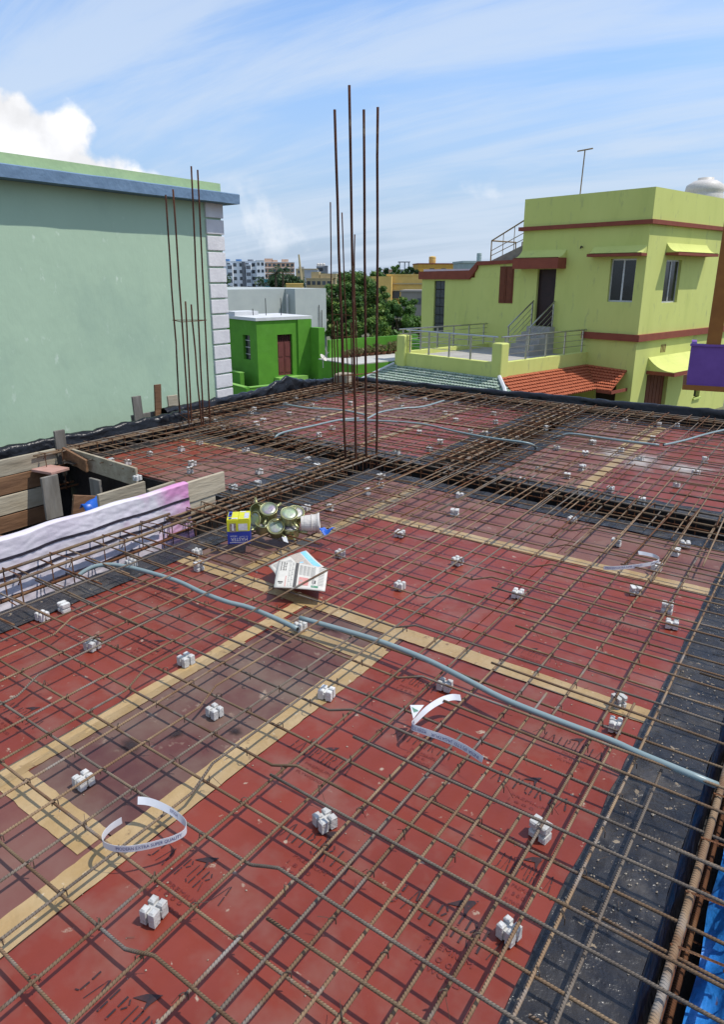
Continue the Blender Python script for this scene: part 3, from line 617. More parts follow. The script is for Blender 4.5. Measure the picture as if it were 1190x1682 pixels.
SWL = [(246,749),(298,741),(328,730),(210,763),(187,761),(226,789),(311,776),(316,765),(383,804),(404,744),(426,778),(428,799),(505,757),(522,769)]
def put_block(px, py, tip, label, group):
    p = G(px, py, 0.002); o = bpy.data.objects.new('cover_block', BM); col.objects.link(o)
    o.location = (p[0], p[1], .026 if tip else .0045); o.rotation_euler = (R(90) if tip else 0, 0, random.choice((0, R(90)))+random.uniform(-.35, .35)+(R(45) if tip and random.random() < .3 else 0))
    o.scale = (random.uniform(.85, 1.1), random.uniform(.85, 1.08), random.uniform(.9, 1.08)); tag(o, label, 'cover block', group)
for px, py, tip, lab in BL: put_block(px, py, tip, lab, 'cover blocks under the near rebar')
ORD = 'first second third fourth fifth sixth seventh eighth ninth tenth eleventh twelfth thirteenth fourteenth fifteenth sixteenth seventeenth eighteenth nineteenth twentieth'.split()
def ordinal(k):
    if k < 20: return ORD[k]
    t_, u_ = divmod(k+1, 10); return ('', '', 'twenty', 'thirty', 'forty')[t_]+'-'+ORD[u_-1] if u_ else ('', '', 'twentieth', 'thirtieth', 'fortieth')[t_]
for lst, where, grp in ((FAR, 'of the far right bay', 'cover blocks in the far right bay'), (FARL, 'of the far left bay', 'cover blocks in the far left bay'), (SWL, 'of the left bay behind the boards', 'cover blocks in the left bay')):
    for k, (px, py) in enumerate(sorted(lst)): put_block(px, py, random.random() < .32, ordinal(k)+' white cover block from the left, among those '+where, grp)

# ------------------------------------------------------------------ grey conduits
def smooth_path(pts, k=5):
    P = [np.array(p, float) for p in pts]; P = [2*P[0]-P[1]]+P+[2*P[-1]-P[-2]]; out = []
    for i in range(1, len(P)-2):
        for s in range(k):
            t = s/k; a, b, c, d = P[i-1:i+3]; out.append(.5*((2*b)+(-a+c)*t+(2*a-5*b+4*c-d)*t*t+(-a+3*b-3*c+d)*t**3))
    out.append(P[-2]); return out
def pipe(label, px, z=.078, r=.0112, ends=(1, 1), zs=None):
    r = r if px[0][1] > 900 else .0105
    pts = smooth_path([G(x, y, zs[i] if zs else z) for i, (x, y) in enumerate(px)])
    loc = (pts[0][0], pts[0][1], 0); t = thing('conduit_pipe', label, 'pipe', loc, group='grey conduits laid on the rebar')
    MB().tube(pts, r, 12).build('tube', 'conduit', t, smooth=True)
    for e, (a, b) in zip(ends, ((pts[0], pts[1]), (pts[-1], pts[-2]))):
        if not e: continue
        d = (a-b)/np.linalg.norm(a-b); MB().tube([a+d*.0004, a+d*.0008], r*.74, 12).build('bore', 'hole', t)
pipe('grey conduit curving from the striped sheet to the taped joint', [(128,946),(137,939),(153,931),(172,927.5),(194,928.5),(230,936),(290,954),(331,973),(371,988),(406,997),(444,1012),(489,1033)], zs=[.03,.045,.06,.066]+[.07]*8)
pipe('grey conduit from the taped joint down to the right edge beam', [(493,1015),(568,1036),(632,1056),(700,1083),(760,1113),(826,1147),(902,1178),(1003,1216),(1050,1237),(1157,1281),(1185,1292)], zs=[.082]*9+[.08,.02])
pipe('grey conduit dipping into the long beam left of the central bars', [(453,731),(452,719),(467,710),(512,700),(557,690),(590,687)], zs=[-.05,.06]+[.085]*4)
pipe('grey conduit furthest back in the far left bay', [(468,664),(505,670),(543,672),(571,675),(602,682)], z=.085)
pipe('grey conduit rising to the back right from behind the central bars', [(603,688),(626,677),(660,671),(695,668),(730,658)], z=.085)
pipe('long grey conduit from behind the central bars to the beam at right', [(560,691),(619,691),(681,695),(712,700),(760,711),(810,720),(868,728),(885,738)], zs=[.085]*6+[.08,-.02])
pipe('grey conduit leaving the far beam into the far right bay', [(905,722),(928,714),(946,713),(988,719),(1041,726),(1084,731)], zs=[.0,.06]+[.085]*4)
pipe('grey conduit running off the right edge of the far right bay', [(1091,731),(1123,724),(1158,714),(1200,704)], z=.085)

# ------------------------------------------------------------------ printed steel straps
def ribbon(label, pts, w, up, prints, tilt=None, extra=None, loc=None):
    P = smooth_path(pts, 6); n = len(P); loc = loc or (P[0][0], P[0][1], .06)
    t = thing('packing_strap', label, 'strap', loc, group='printed white packing straps')
    UP = smooth_path(up, 6) if isinstance(up, list) else [np.array(up, float)]*n
    UP = [u/np.linalg.norm(u) for u in UP]
    m = MB()
    vs = []
    for p, u in zip(P, UP): vs += [p-u*w/2, p+u*w/2]
    m.add(vs, [(2*i, 2*i+2, 2*i+3, 2*i+1) for i in range(n-1)])
    band = m.build('band', 'strap', t)
    sm = band.modifiers.new('thickness', 'SOLIDIFY'); sm.thickness = .0007; sm.offset = 0
    S = [0.0]
    for i in range(1, n): S.append(S[-1]+float(np.linalg.norm(P[i]-P[i-1])))
    def at(s):
        s = min(max(s, 0), S[-1]*.9999); i = max(k for k in range(n-1) if S[k] <= s); f = (s-S[i])/(S[i+1]-S[i]+1e-9)
        p = P[i]*(1-f)+P[i+1]*f; u = UP[i]*(1-f)+UP[i+1]*f; tn = P[i+1]-P[i]; nn = np.cross(tn, u); return p, u/np.linalg.norm(u), nn/np.linalg.norm(nn)
    cam_p = np.array([0, 0, CAM_H])
    for body, s0, s1, flip, mt in prints:
        v, f = text_tris(body); vv = []
        for x, y in v:
            s = s0+(s1-s0)*x; p, u, nn = at(s*S[-1]); 
            if nn@(cam_p-p) < 0: nn = -nn
            vv.append(p+u*((y-.5)*w*.56*(-1 if flip else 1))+nn*.0011)
        MB().add(vv, f).build('printed_text', mt, t)
    return t
c4 = lambda a, b, z=.088: G(29+a/3.2075, 1260+b/3.2075, z)
ribbon('white printed strap curled in a loop over the tape at lower left', [c4(*q) for q in ((548,280),(490,318),(450,365),(452,405),(505,428),(580,432),(660,421),(740,402),(820,378),(878,345),(888,305),(855,268),(800,228),(735,196),(680,180),(632,176))], .0215,
       [(0,0,1)]*9+[(.0,.0,1),(-.2,.2,1),(-.5,.5,1),(-.6,.6,.8),(-.6,.6,.8),(-.6,.6,.8),(-.6,.6,.8)], [('MODERN EXTRA SUPER QUALITY', .255, .575, False, 'strap_ink'), ('JAGATPUR', .725, .79, False, 'strap_ink')])
cA = lambda a, b, z=.085: G(629+a/5.95, 1100+b/5.95, z)
s2 = ribbon('white printed strap bent sharply, lying across the red panel in the middle', [cA(*q) for q in ((765,275),(690,268),(610,286),(530,322),(450,375),(385,432),(330,490),(285,535),(300,566),(375,592),(460,622),(560,655),(660,695),(760,742),(860,800),(980,880))], .0225,
       [(-.5,.5,.7)]*5+[(-.4,.4,.9),(-.2,.3,1),(0,.1,1)]+[(.1,.3,1)]*8, [('MODERN EXTRA SUPER', .60, .445, True, 'strap_ink'), ('INDIA (P) LTD. JAGATPUR', .97, .635, True, 'strap_ink')])
lab = MB(); q = [cA(*k, .10) for k in ((268,345),(405,345),(300,480))]; lab.add(q, [(0, 2, 1)]); lb = lab.build('folded_end', 'strap', s2)
lb.modifiers.new('thickness', 'SOLIDIFY').thickness = .0006
lab = MB(); up_ = np.array([0, 0, .0012])
for k in range(4): a = cA(290+k*14, 368+k*8, .10)+up_; b = cA(312+k*12, 420-k*4, .10)+up_; d_ = (b-a); s_ = np.cross(d_, [0, 0, 1]); s_ = s_/np.linalg.norm(s_)*.0014; lab.add([a-s_, b-s_, b+s_, a+s_], [(0, 1, 2, 3)])
lab.build('green_print', 'strap_green', s2)
cB = lambda a, b, z=.09: G(985+a/10.818, 895+b/10.818, z)
ribbon('white printed strap curled in a hook at right, on the tape before the far beam', [cB(*q) for q in ((80,405),(180,412),(300,410),(450,400),(600,385),(750,365),(900,340),(1020,310),(1068,275),(1050,235),(980,195),(880,170),(780,150),(700,140))], .021,
       [(0,0,1)]*8+[(-.1,.2,1),(-.3,.4,.9)]+[(-.4,.5,.8)]*4, [('MODERN EXTRA SUPER QUALITY', .02, .44, False, 'strap_ink'), ('JAGATPUR', .55, .68, False, 'strap_ink')])
m = MB().add([G(463,882,.07), G(470,880,.075), G(474,892,.075), G(466,889,.07)], [(0, 1, 2, 3)])
o = solid('paper_scrap', 'small white scrap of paper beside the yellow and blue carton', 'paper', m, 'strap', G(468,886,.07)); o.modifiers.new('thickness', 'SOLIDIFY').thickness = .0008

# ------------------------------------------------------------------ carton
def quad_on(a, b, c, d, u0, v0, u1, v1, off):       # rectangle on a quad a-b (bottom) d-c (top), lifted along its normal
    a, b, c, d = (np.array(q, float) for q in (a, b, c, d)); nn = np.cross(b-a, d-a); nn = nn/np.linalg.norm(nn)*off
    f = lambda u, v: (a*(1-u)+b*u)*(1-v)+(d*(1-u)+c*u)*v+nn
    return [f(u0, v0), f(u1, v0), f(u1, v1), f(u0, v1)], f
a = G(374.5, 894, .066); b = G(411.5, 892.5, .066); e = (b-a)/np.linalg.norm(b-a); back = np.array([-e[1], e[0], 0]); W_, D_, H_ = float(np.linalg.norm(b-a)), .145, .148
up3 = np.array([0, 0, 1.0])
ct = thing('carton', 'yellow and blue cardboard carton standing upside down on the rebar', 'carton', (a+b)/2+back*D_/2)
c0 = (a+b)/2+back*D_/2
MB().obox(c0+up3*H_*.26, e*W_/2, back*D_/2, up3*H_*.26).build('blue_half', 'carton_blue', ct)
MB().obox(c0+up3*H_*.755, e*W_/2*.998, back*D_/2*.998, up3*H_*.234).build('yellow_half', 'carton_yellow', ct)
fq = (a, b, b+up3*H_, a+up3*H_)
def deco(name, mt, u0, v0, u1, v1, quad=fq, off=.0012): MB().add(quad_on(*quad, u0, v0, u1, v1, off)[0], [(0, 1, 2, 3)]).build(name, mt, ct)
def words(name, mt, body, u0, v0, u1, v1, quad, off=.0016):
    v, f = text_tris(body); fn = quad_on(*quad, 0, 0, 1, 1, off)[1]
    MB().add([fn(u1+(u0-u1)*x, v1+(v0-v1)*y) for x, y in v], f).build(name, mt, ct)
words('brand_lettering', 'carton_white', 'MASTER', .14, .12, .88, .26, fq)
deco('underline', 'carton_white', .08, .055, .90, .075); words('small_lettering', 'carton_white', 'FAN BOX', .12, .30, .42, .36, fq)
words('small_lettering', 'carton_white', 'BEST QUALITY', .52, .29, .9, .33, fq)
deco('printed_panel', 'carton_white', .50, .56, .90, .84); deco('product_picture', 'carton_brown', .12, .50, .40, .86)
deco('product_picture', 'carton_white', .22, .56, .30, .84, off=.0016)
tq = (a+up3*H_*.989, b+up3*H_*.989, b+back*D_+up3*H_*.989, a+back*D_+up3*H_*.989)
MB().obox(c0+up3*H_*.993-e*W_*.26, e*W_*.235, back*D_*.49, up3*.0015).build('flap', 'carton_yellow', ct); MB().obox(c0+up3*(H_*.993+.003)+e*W_*.25, e*W_*.24, back*D_*.49, up3*.0015).build('flap', 'carton_yellow', ct)
for (u0, v0, u1, v1, mt) in ((.04,.35,.20,.95,'carton_blue'),(.76,.10,.97,.75,'carton_grey'),(.08,.06,.20,.20,'carton_blue'),(.22,.06,.48,.18,'carton_white'),(.55,.85,.8,.96,'carton_white'),(.10,.5,.17,.8,'carton_white')): deco('top_print', mt, u0, v0, u1, v1, tq, .006)
lq = (a+back*D_, a, a+up3*H_, a+back*D_+up3*H_); deco('side_print', 'carton_brown', .3, .55, .75, .85, lq)

# ------------------------------------------------------------------ metal fan boxes
def fan_box(label, px, py, z, axis, stubs, r=.050, hgt=.062, openc=False):
    c = G(px, py, z); w = Vector(axis).normalized(); u = w.orthogonal().normalized(); v = w.cross(u)
    t = thing('fan_box', label, 'fan box', c-np.array([0, 0, .05]), group='round metal fan boxes heaped on the rebar')
    prof = [(r, -hgt), (r, -.006), (r*1.04, -.004), (r*1.04, 0)] if not openc else [(r*.2, -hgt), (r, -hgt), (r, 0), (r*.95, 0), (r*.94, -hgt+.004), (r*.2, -hgt+.004)]
    MB().lathe(prof, c, w, 28).build('cup', 'zinc', t, smooth=False)
    if not openc: MB().lathe([(r*1.07, -.004), (r*1.08, -.001), (r*1.07, .003), (r*1.0, .0038), (r*.99, .0012)], c, w, 28).build('rim', 'zinc', t, smooth=True); MB().lathe([(r*.98, .0004), (r*.98, .001), (r*.5, .0016), (.002, .002)], c, w, 28).build('lid', 'zinc_lid', t, smooth=True)
    for a_ in stubs:
        dv = u*math.cos(R(a_))+v*math.sin(R(a_)); p = Vector(c)-w*hgt*.5+dv*r*.95
        MB().tube([p, p+dv*.055], .0085, 8).build('conduit_stub', 'zinc', t, smooth=True)
cm = Vector((0, 0, CAM_H))
def facing(px, py, z, lift=.9, side=0.0):
    p = Vector(G(px, py, z)); d = (cm-p).normalized(); return d*(1-lift*.5)+Vector((0, 0, lift))+Vector((_rt[0], _rt[1], 0))*side
F7 = lambda a_, b_: (360+a_/5.95, 810+b_/5.95)
for lab, (qa, qb), z, lift, side, st_, oc in (
  ('metal fan box with a shiny round lid, topmost of the heap', (485,155), .215, .8, 0, (40,130,250), False),
  ('open metal fan box behind the topmost one at the left of the heap', (378,165), .20, .45, -.15, (90,), True),
  ('metal fan box with a violet lid at the right of the heap', (685,198), .20, .85, .1, (60,200,300), False),
  ('metal fan box facing the viewer at the front of the heap', (555,325), .13, .5, -.1, (20,110,300), False),
  ('flat lying metal fan box in the middle of the heap', (438,290), .135, 1.25, .05, (200,20), False),
  ('metal fan box lying on its side next to the carton', (345,262), .15, .15, -.9, (10,), False),
  ('metal fan box tucked behind the violet lidded one', (752,185), .185, .8, .2, (330,), False),
  ('lowest metal fan box under the violet lidded one', (700,325), .12, 1.2, 0, (280,340), False)):
    fan_box(lab, *F7(qa, qb), z, facing(*F7(qa, qb), z, lift, side), st_, openc=oc)
# bucket lying on its side
p0 = G(*F7(805, 300), .125); p1 = G(*F7(985, 290), .13); ax = p1-p0; L_ = float(np.linalg.norm(ax))
bk = thing('plastic_bucket', 'dirty white plastic bucket lying on its side beside the fan boxes', 'bucket', p0-np.array([0, 0, .06]))
MB().lathe([(.01, 0), (.046, 0), (.056, L_*.9), (.062, L_*.9), (.062, L_), (.056, L_), (.05, L_*.2), (.01, L_*.15)], p0, ax, 26).build('shell', 'white_plastic', bk, smooth=False)
for k in (.55, .8): MB().lathe([(.053+.004*k, L_*k), (.0565+.003*k, L_*(k+.02)), (.053+.004*k, L_*(k+.04))], p0, ax, 26).build('rib', 'white_plastic', bk)
m = MB(); pc_ = G(*F7(1025, 355), .10)
m.grid(lambda u, v: pc_+np.array([(u-.5)*.085+.02*v, (v-.5)*.07, .02*math.sin(u*5)*math.cos(v*4)]), 8, 6)
o = solid('plastic_scoop', 'crumpled blue plastic piece at the mouth of the white bucket', 'plastic scrap', m, 'blue_plastic', pc_-np.array([0, 0, .03])); o.modifiers.new('thickness', 'SOLIDIFY').thickness = .004

# ------------------------------------------------------------------ newspapers
def paper(label, cs, prints, z0):
    cs = [np.array(c, float) for c in cs]; loc = sum(cs)/4
    t = thing('newspaper', label, 'newspaper', loc, group='newspapers lying on the rebar')
    def f(u, v, off=0.0):
        p = (cs[0]*(1-u)+cs[1]*u)*(1-v)+(cs[3]*(1-u)+cs[2]*u)*v
        return p+np.array([0, 0, .006*math.sin(u*3.1)+.004*math.sin(v*4+u*2)+off])
    m = MB(); m.grid(lambda u, v: f(u, v, 0), 14, 10); o = m.build('folded_sheets', 'newsprint', t, smooth=True); sd = o.modifiers.new('thickness', 'SOLIDIFY'); sd.thickness = .006; sd.offset = -1
    if MB and np.cross(cs[1]-cs[0], cs[3]-cs[0])[2] < 0: sd.offset = 1
    by = {}
    for (u0, v0, u1, v1, mt) in prints:
        m = by.setdefault(mt, MB()); n = max(2, int(max(abs(u1-u0), abs(v1-v0))*8)); m.grid(lambda u, v: f(u0+(u1-u0)*u, v0+(v1-v0)*v, .0011), n, n)
    for mt, m in by.items(): m.build('print', mt, t)
    return t, f
pr = [(.60,.02,1,.98,'news_tan'),(.83,.04,.90,.96,'news_blue'),(.915,.04,.965,.96,'news_blue')]
paper('newspaper with a blue banner, half covered by another one', [G(441,929,.074), G(503,905,.074), G(532,930,.074), G(456,946,.074)], [(.55,.05,.80,.95,'news_tan'),(.83,.03,.96,.97,'news_blue'),(.62,.50,.70,.72,'news_blue'),(.08,.15,.30,.8,'news_text'),(.34,.25,.5,.7,'news_text')], 0)
pr = [(.075,0.03,.09,.42,'news_ink'),(.20,.60,.215,.97,'news_red'),(.365,.02,.43,.98,'news_ink')]
for k in range(9): pr.append((.115+.012*(k % 2), .04+.042*k, .145+.02*((k*7) % 3)/2, .06+.042*k, 'news_ink'))
for k in range(3): pr.append((.175, .06+.13*k, .19, .16+.12*k, 'news_ink'))
for k in range(14): pr.append((.25, .04+.066*k, .262+.012*(k % 3), .075+.066*k, 'news_text')); pr.append((.305, .04+.066*k, .318+.012*((k+1) % 3), .075+.066*k, 'news_text'))
for c_ in range(4):
    for k in range(9): pr.append((.455+.075*c_, .10+.045*k, .515+.075*c_, .125+.045*k, 'news_text'))
pr += [(.47,.58,.66,.88,'news_red'),(.48,.62,.55,.84,'news_tan'),(.74,.06,.77,.88,'news_text'),(.73,.62,.80,.76,'news_ink'),(.72,.84,.86,.93,'strap_green')]
for k in range(12): pr.append((.84, .06+.065*k, .95, .085+.065*k, 'news_text'))
pr.append((.06, .80, .16, .84, 'news_ink')); pr.append((.08, .86, .14, .88, 'news_ink'))
paper('newspaper with a black column strip and a red picture, on top of another one', [G(458,921,.084), G(539,936,.084), G(534,970,.084), G(450,963,.084)], pr, 0)

# ------------------------------------------------------------------ stair opening: boards
def board(label, c, ax, ay, az, mat, group='loose shuttering boards round the stair opening', name='shuttering_board'):
    m = MB().obox(c, ax, ay, az); z = c[2]-abs(az[2])-abs(ax[2])-abs(ay[2])
    me = m; o = solid(name, label, 'board', me, mat, (c[0], c[1], z), group)
    bv = o.modifiers.new('bevel', 'BEVEL'); bv.width = .003; bv.segments = 1; return o
for k, (z0, z1, mt, lab) in enumerate(((-.035,.105,'plank','uppermost pale board of the stack left of the stair opening'),(-.19,-.04,'plank_brown','brown second board of the stack left of the stair opening'),(-.36,-.20,'plank','pale third board of the stack left of the stair opening'),(-.51,-.37,'plank_brown','lowest dark board of the stack left of the stair opening'))):
    board(lab, (-5.585+.004*k, 2.52 if k else 2.42, (z0+z1)/2), (.014, 0, 0), (0, .60 if k else .80, 0), (0, 0, (z1-z0)/2), mt)
board('short upright board at the far left corner of the stair opening', (-5.60, 3.29, .10), (.012, 0, 0), (0, .05, 0), (0, 0, .155), 'plank_grey')
board('long pale board along the far side of the stair opening', (-5.02, 3.30, .012), (.50, -.03, -.004), (0, .012, 0), (0, 0, .078), 'plank')
board('dark brown board lapped over the left end of the long pale board', (-5.36, 3.262, .03), (.20, -.02, -.025), (0, .012, 0), (.004, 0, .055), 'plank_brown')
board('small pink topped ledge board above the upright grey plank', (-5.42, 3.06, -.025), (.12, .02, 0), (-.01, .09, 0), (0, 0, .012), 'ledge_pink')
board('grey plank standing upright under the ledge', (-5.28, 2.96, -.22), (.012, 0, 0), (0, .075, 0), (0, 0, .185), 'plank_grey')
board('grey plank in the shade behind the upright one', (-5.0, 3.2, -.28), (.07, 0, 0), (0, .012, 0), (0, 0, .21), 'plank_grey')
board('orange brown board leaning in the stair opening beside the blue scrap', (-4.6, 2.83, -.14), (.0, .10, -.03), (.012, 0, 0), (0, .02, .09), 'plank_brown')
board('short weathered board behind the striped sheet', (-3.95, 2.72, .10), (.03, .17, .012), (.012, 0, 0), (0, 0, .06), 'plank')
board('weathered scrap board just behind the striped sheet, right of the first', (-3.75, 2.90, .12), (.02, .10, .01), (.012, 0, 0), (0, 0, .05), 'plank')
board('thin stick poking up in front of the lowest board', (-4.55, 2.1, -.15), (.10, .02, .0), (0, .012, 0), (0, 0, .03), 'plank_brown')
board('long pale upper board holding the striped sheet, its end bare', (-3.475, 2.16, .165), (0, 1.07, 0), (.012, 0, 0), (0, 0, .072), 'plank')
board('lower weathered board under the long pale one', (-3.482, 2.13, .02), (0, 1.01, 0), (.011, 0, 0), (0, 0, .072), 'plank')
board('flat board end beside the far left edge of the picture', (-5.80, 2.72, .12), (.09, -.02, 0), (.01, .05, 0), (0, 0, .012), 'plank')
for (x, y, z, hw, hh, mt, lab) in ((-6.32,4.67,.07,.055,.23,'plank_grey','short slanted board behind the tarp, left of three'),(-6.33,4.95,.10,.042,.29,'plank_brown','tall dark board standing behind the tarp, middle of three'),(-6.33,5.17,.07,.07,.17,'plank','broad cut board behind the tarp, right of three'),(-6.40,4.80,-.02,.16,.10,'plank_grey','low board lying behind the three upright ones at the tarp')):
    board(lab, (x, y, z), (.011, 0, 0), (.004, hw, 0), (0, .02 if 'tall' in lab else -.008, hh), mt)
# concrete landing in the opening and its dark walls
pmat('dark_concrete', (.085, .082, .074), (.05, .048, .043), 4, rough=.8, bump=.3, bscale=20)  # dark grey concrete of the landing
m = MB().box(-5.6, .2, -.70, -3.50, 3.34, -.62); m.build('stair_landing', 'dark_concrete', deck)
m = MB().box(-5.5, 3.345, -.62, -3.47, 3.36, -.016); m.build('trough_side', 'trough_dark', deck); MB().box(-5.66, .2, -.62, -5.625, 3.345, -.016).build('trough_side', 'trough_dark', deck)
# blue scrap in the opening
pc_ = np.array([-4.32, 2.78, -.06]); m = MB()
m.grid(lambda u, v: pc_+np.array([(v-.5)*.12+.03*math.sin(u*6), (u-.5)*.26, .05*math.sin(v*4+u*3)-.10*v*v+.02*nz(u*6, v*6, 2)]), 12, 10)
o = solid('plastic_bag', 'crumpled bright blue plastic lying in the stair opening', 'plastic bag', m, 'blue_plastic', pc_-np.array([0, 0, .1]), smooth=True); o.modifiers.new('thickness', 'SOLIDIFY').thickness = .003

# ------------------------------------------------------------------ striped sheet over the boards
sh = thing('striped_sheet', 'white plastic sheet stained pink with black stripes, draped over the boards', 'plastic sheet', (-3.45, 2, -.1), )
def shf(u, v, off=0.0):      # u along the boards, v from the back hem over the top down the front
    y = .35+u*2.53; w1 = .004*nz(u*16, v*3, 1)+.010*nz(u*5, v*2, 6)+.006*abs(nz(u*30+v*8, v*6-u*9, 2))+.004*abs(nz(u*62-v*13, v*11+u*20, 4))
    top = .242+.007*nz(u*12, 3, 3)+.012*nz(u*4, 1, 5)
    if v < .12: return (-3.50-.004+w1*.4-off, y, top-.10*(1-v/.12))
    if v < .2: k = (v-.12)/.08; return (-3.50+.05*k, y, top+.006*math.sin(k*math.pi)+off)
    k = (v-.2)/.8; flare = .028*k*k*(1+.6*nz(u*7, 1, 8)); return (-3.448+w1*1.2+flare+off, y+.01*nz(v*4, u*20, 4), top-.385*k)
m = MB().grid(lambda u, v: shf(u, v), 70, 30); 
def part_grid(u0, u1, v0, v1, off, n): return MB().grid(lambda a_, b_: shf(u0+(u1-u0)*a_, v0+(v1-v0)*b_, off), *n)
stripes = ((.40, .436), (.615, .651), (.84, .87)); 
part_grid(0, 1, 0, 1, 0, (170, 70)).build('sheet_body', 'cloth_white', sh, smooth=True)
for v0, v1 in stripes: part_grid(0, 1, v0, v1, .004, (170, 4)).build('black_stripe', 'cloth_stripe', sh, smooth=True)

# ------------------------------------------------------------------ black tarp upstands at the edges
def upstand(label, path, hgt, wid=.09, seed=0, name='black_tarp', drop=.35):
    P = smooth_path([np.array([*p, 0.0]) for p in path], 14); n = len(P)-1; loc = (P[0][0], P[0][1], 0)
    H = [hgt]*len(P) if not isinstance(hgt, list) else np.interp(np.linspace(0, 1, len(P)), np.linspace(0, 1, len(hgt)), hgt)
    m = MB()
    def fn(u, v):
        i = min(int(u*n+1e-6), n); p = P[i]; t_ = P[min(i+1, n)]-P[max(i-1, 0)]; t_ = t_/np.linalg.norm(t_); nr = np.array([-t_[1], t_[0], 0])   # to the left of the path = outward
        h = H[i]*(1+.10*nz(u*n*.35, seed, 1)); wr = .018*nz(u*n*.5, v*4, seed)+.012*nz(u*n*1.7, v*7, seed+3)
        if v < .4: k = v/.4; return p+nr*(wr+.02*k)+np.array([0, 0, -.02+(h+.0)*k**.8])
        if v < .6: k = (v-.4)/.2; return p+nr*(.02+wid*k+wr*.5)+np.array([0, 0, h-.02+.022*math.sin(k*math.pi)+wr*.8])
        k = (v-.6)/.4; return p+nr*(.02+wid+wr+.05*k)+np.array([0, 0, h-.02-(drop+h)*k])
    m.grid(fn, n, 22); return solid(name, label, 'tarp', m, 'black_tarp', loc, 'black plastic sheets folded over the edge boards', smooth=True)
upstand('black plastic sheet over the edge board at left, ending beside the upright boards', [(-5.80,2.2),(-5.78,3.0),(-5.72,3.6),(-5.67,4.2),(-5.65,4.7),(-5.73,4.92)], [.15,.15,.16,.18,.19,.17], seed=2)
upstand('black plastic sheet along the far left edge below the quoined wall, peaked near its end', [(-6.17,4.95),(-6.19,5.7),(-6.20,6.4),(-6.20,7.0),(-6.19,7.6),(-6.17,8.22)], [.13,.13,.13,.13,.16,.25,.16,.12,.11], seed=7)
upstand('black plastic sheet along the far edge of the deck', [(.28,8.27),(-.6,8.28),(-1.6,8.29),(-2.6,8.29),(-3.8,8.28),(-5.0,8.28),(-6.1,8.27)][::-1], [.12,.12,.13,.14,.14,.15,.16,.15], seed=12)
# blue sheet hanging in the edge beam at right
m = MB(); 
m.grid(lambda u, v: (-.055+v*.34+.02*nz(u*20, v*3, 1), -.9+u*6.0, -.17+.05*nz(u*45, v*5, 2)+.03*nz(u*90, v*9, 5)-.10*(1-v)**2+.10*v), 160, 14)
o = solid('blue_sheet', 'creased bright blue plastic sheet lying in the edge beam at right', 'plastic sheet', m, 'blue_tarp', (.1, 2, -.3), smooth=True)
m = MB(); m.grid(lambda u, v: (-.150+.02*v+.012*nz(u*40, v*4, 3), -.9+u*5.2, -.28*v+.002), 120, 8)
o = m.build('polythene_sheet', 'black_tarp', deck, smooth=True)
# concrete lump at the foot of the far corner bars
p = G(566, 622, .12); m = MB().obox((p[0], p[1], .10), (.12, .02, 0), (-.02, .12, 0), (0, 0, .10)); o = solid('concrete_stub', 'pale broken concrete stub at the foot of the far corner bars', 'concrete stub', m, 'plank', (p[0], p[1], 0)); o.modifiers.new('bevel', 'BEVEL').width = .02

# ------------------------------------------------------------------ mint green house at left
pmat('mint', (.405, .54, .385), (.375, .505, .36), 1.3, rough=.92, bump=.35, bscale=7, spots=((.54, .65, .52), 8, .635, .10), spots2=((.34, .465, .345), 1.3, .5, .25), stretch=(1, 1, .6))
pmat('mint_light', (.40, .54, .28), (.34, .47, .25), 3, rough=.9, bump=.3, bscale=14)
pmat('slate_blue', (.165, .255, .365), (.135, .215, .315), 5, rough=.85, bump=.5, bscale=12)
pmat('quoin_white', (.70, .68, .67), (.62, .60, .60), 6, rough=.85, bump=.2, bscale=30, rand=.03)
mh = thing('mint_house', 'mint green rendered house wall with slate blue cornice and white quoins', 'house', (-7.2, 3, -3.6))
MB().box(-14, -5, -3.6, -7.2, 6.93, 2.48).build('wall', 'mint', mh)
m = MB(); n = 60
def cornf(s, pr, z): return (pr+.006*nz(s*3, z*5, 1), s, z+.008*nz(s*2, z*3, 2))
cs_ = [(-7.25, 2.475), (-7.0, 2.478), (-6.995, 2.595), (-7.01, 2.605), (-7.25, 2.608)]
m.grid(lambda u, v: cornf(-5+u*12.10, *cs_[int(round(v*4))]), n, 4); e0 = len(m.v); m.add([cornf(7.10, *c_) for c_ in cs_], [(0, 1, 2, 3, 4)]); m.add([(-7.25, 7.09, 2.476), (-13, 7.09, 2.476), (-13, 7.09, 2.608), (-7.25, 7.09, 2.608)], [(0, 1, 2, 3)])
m.build('cornice', 'slate_blue', mh)
MB().box(-13.9, -5, 2.60, -7.12, 6.88, 2.72).build('parapet', 'mint_light', mh)
q0 = MB().box(-7.205, 6.645, 0, -7.172, 6.955, .18).build('quoin', 'quoin_white', mh); 
bv = q0.modifiers.new('bevel', 'BEVEL'); bv.width = .006; bv.segments = 2
zs_ = [2.30+.0 - .2045*k for k in range(15)]
q0.location = (0, 0, zs_[0]-3.6*0)
for z in zs_[1:]:
    inst(q0, mh, (0, 0, z))
for s_ in mh.children:
    if s_.name.startswith('quoin'): s_.rotation_euler = (0, 0, 0)

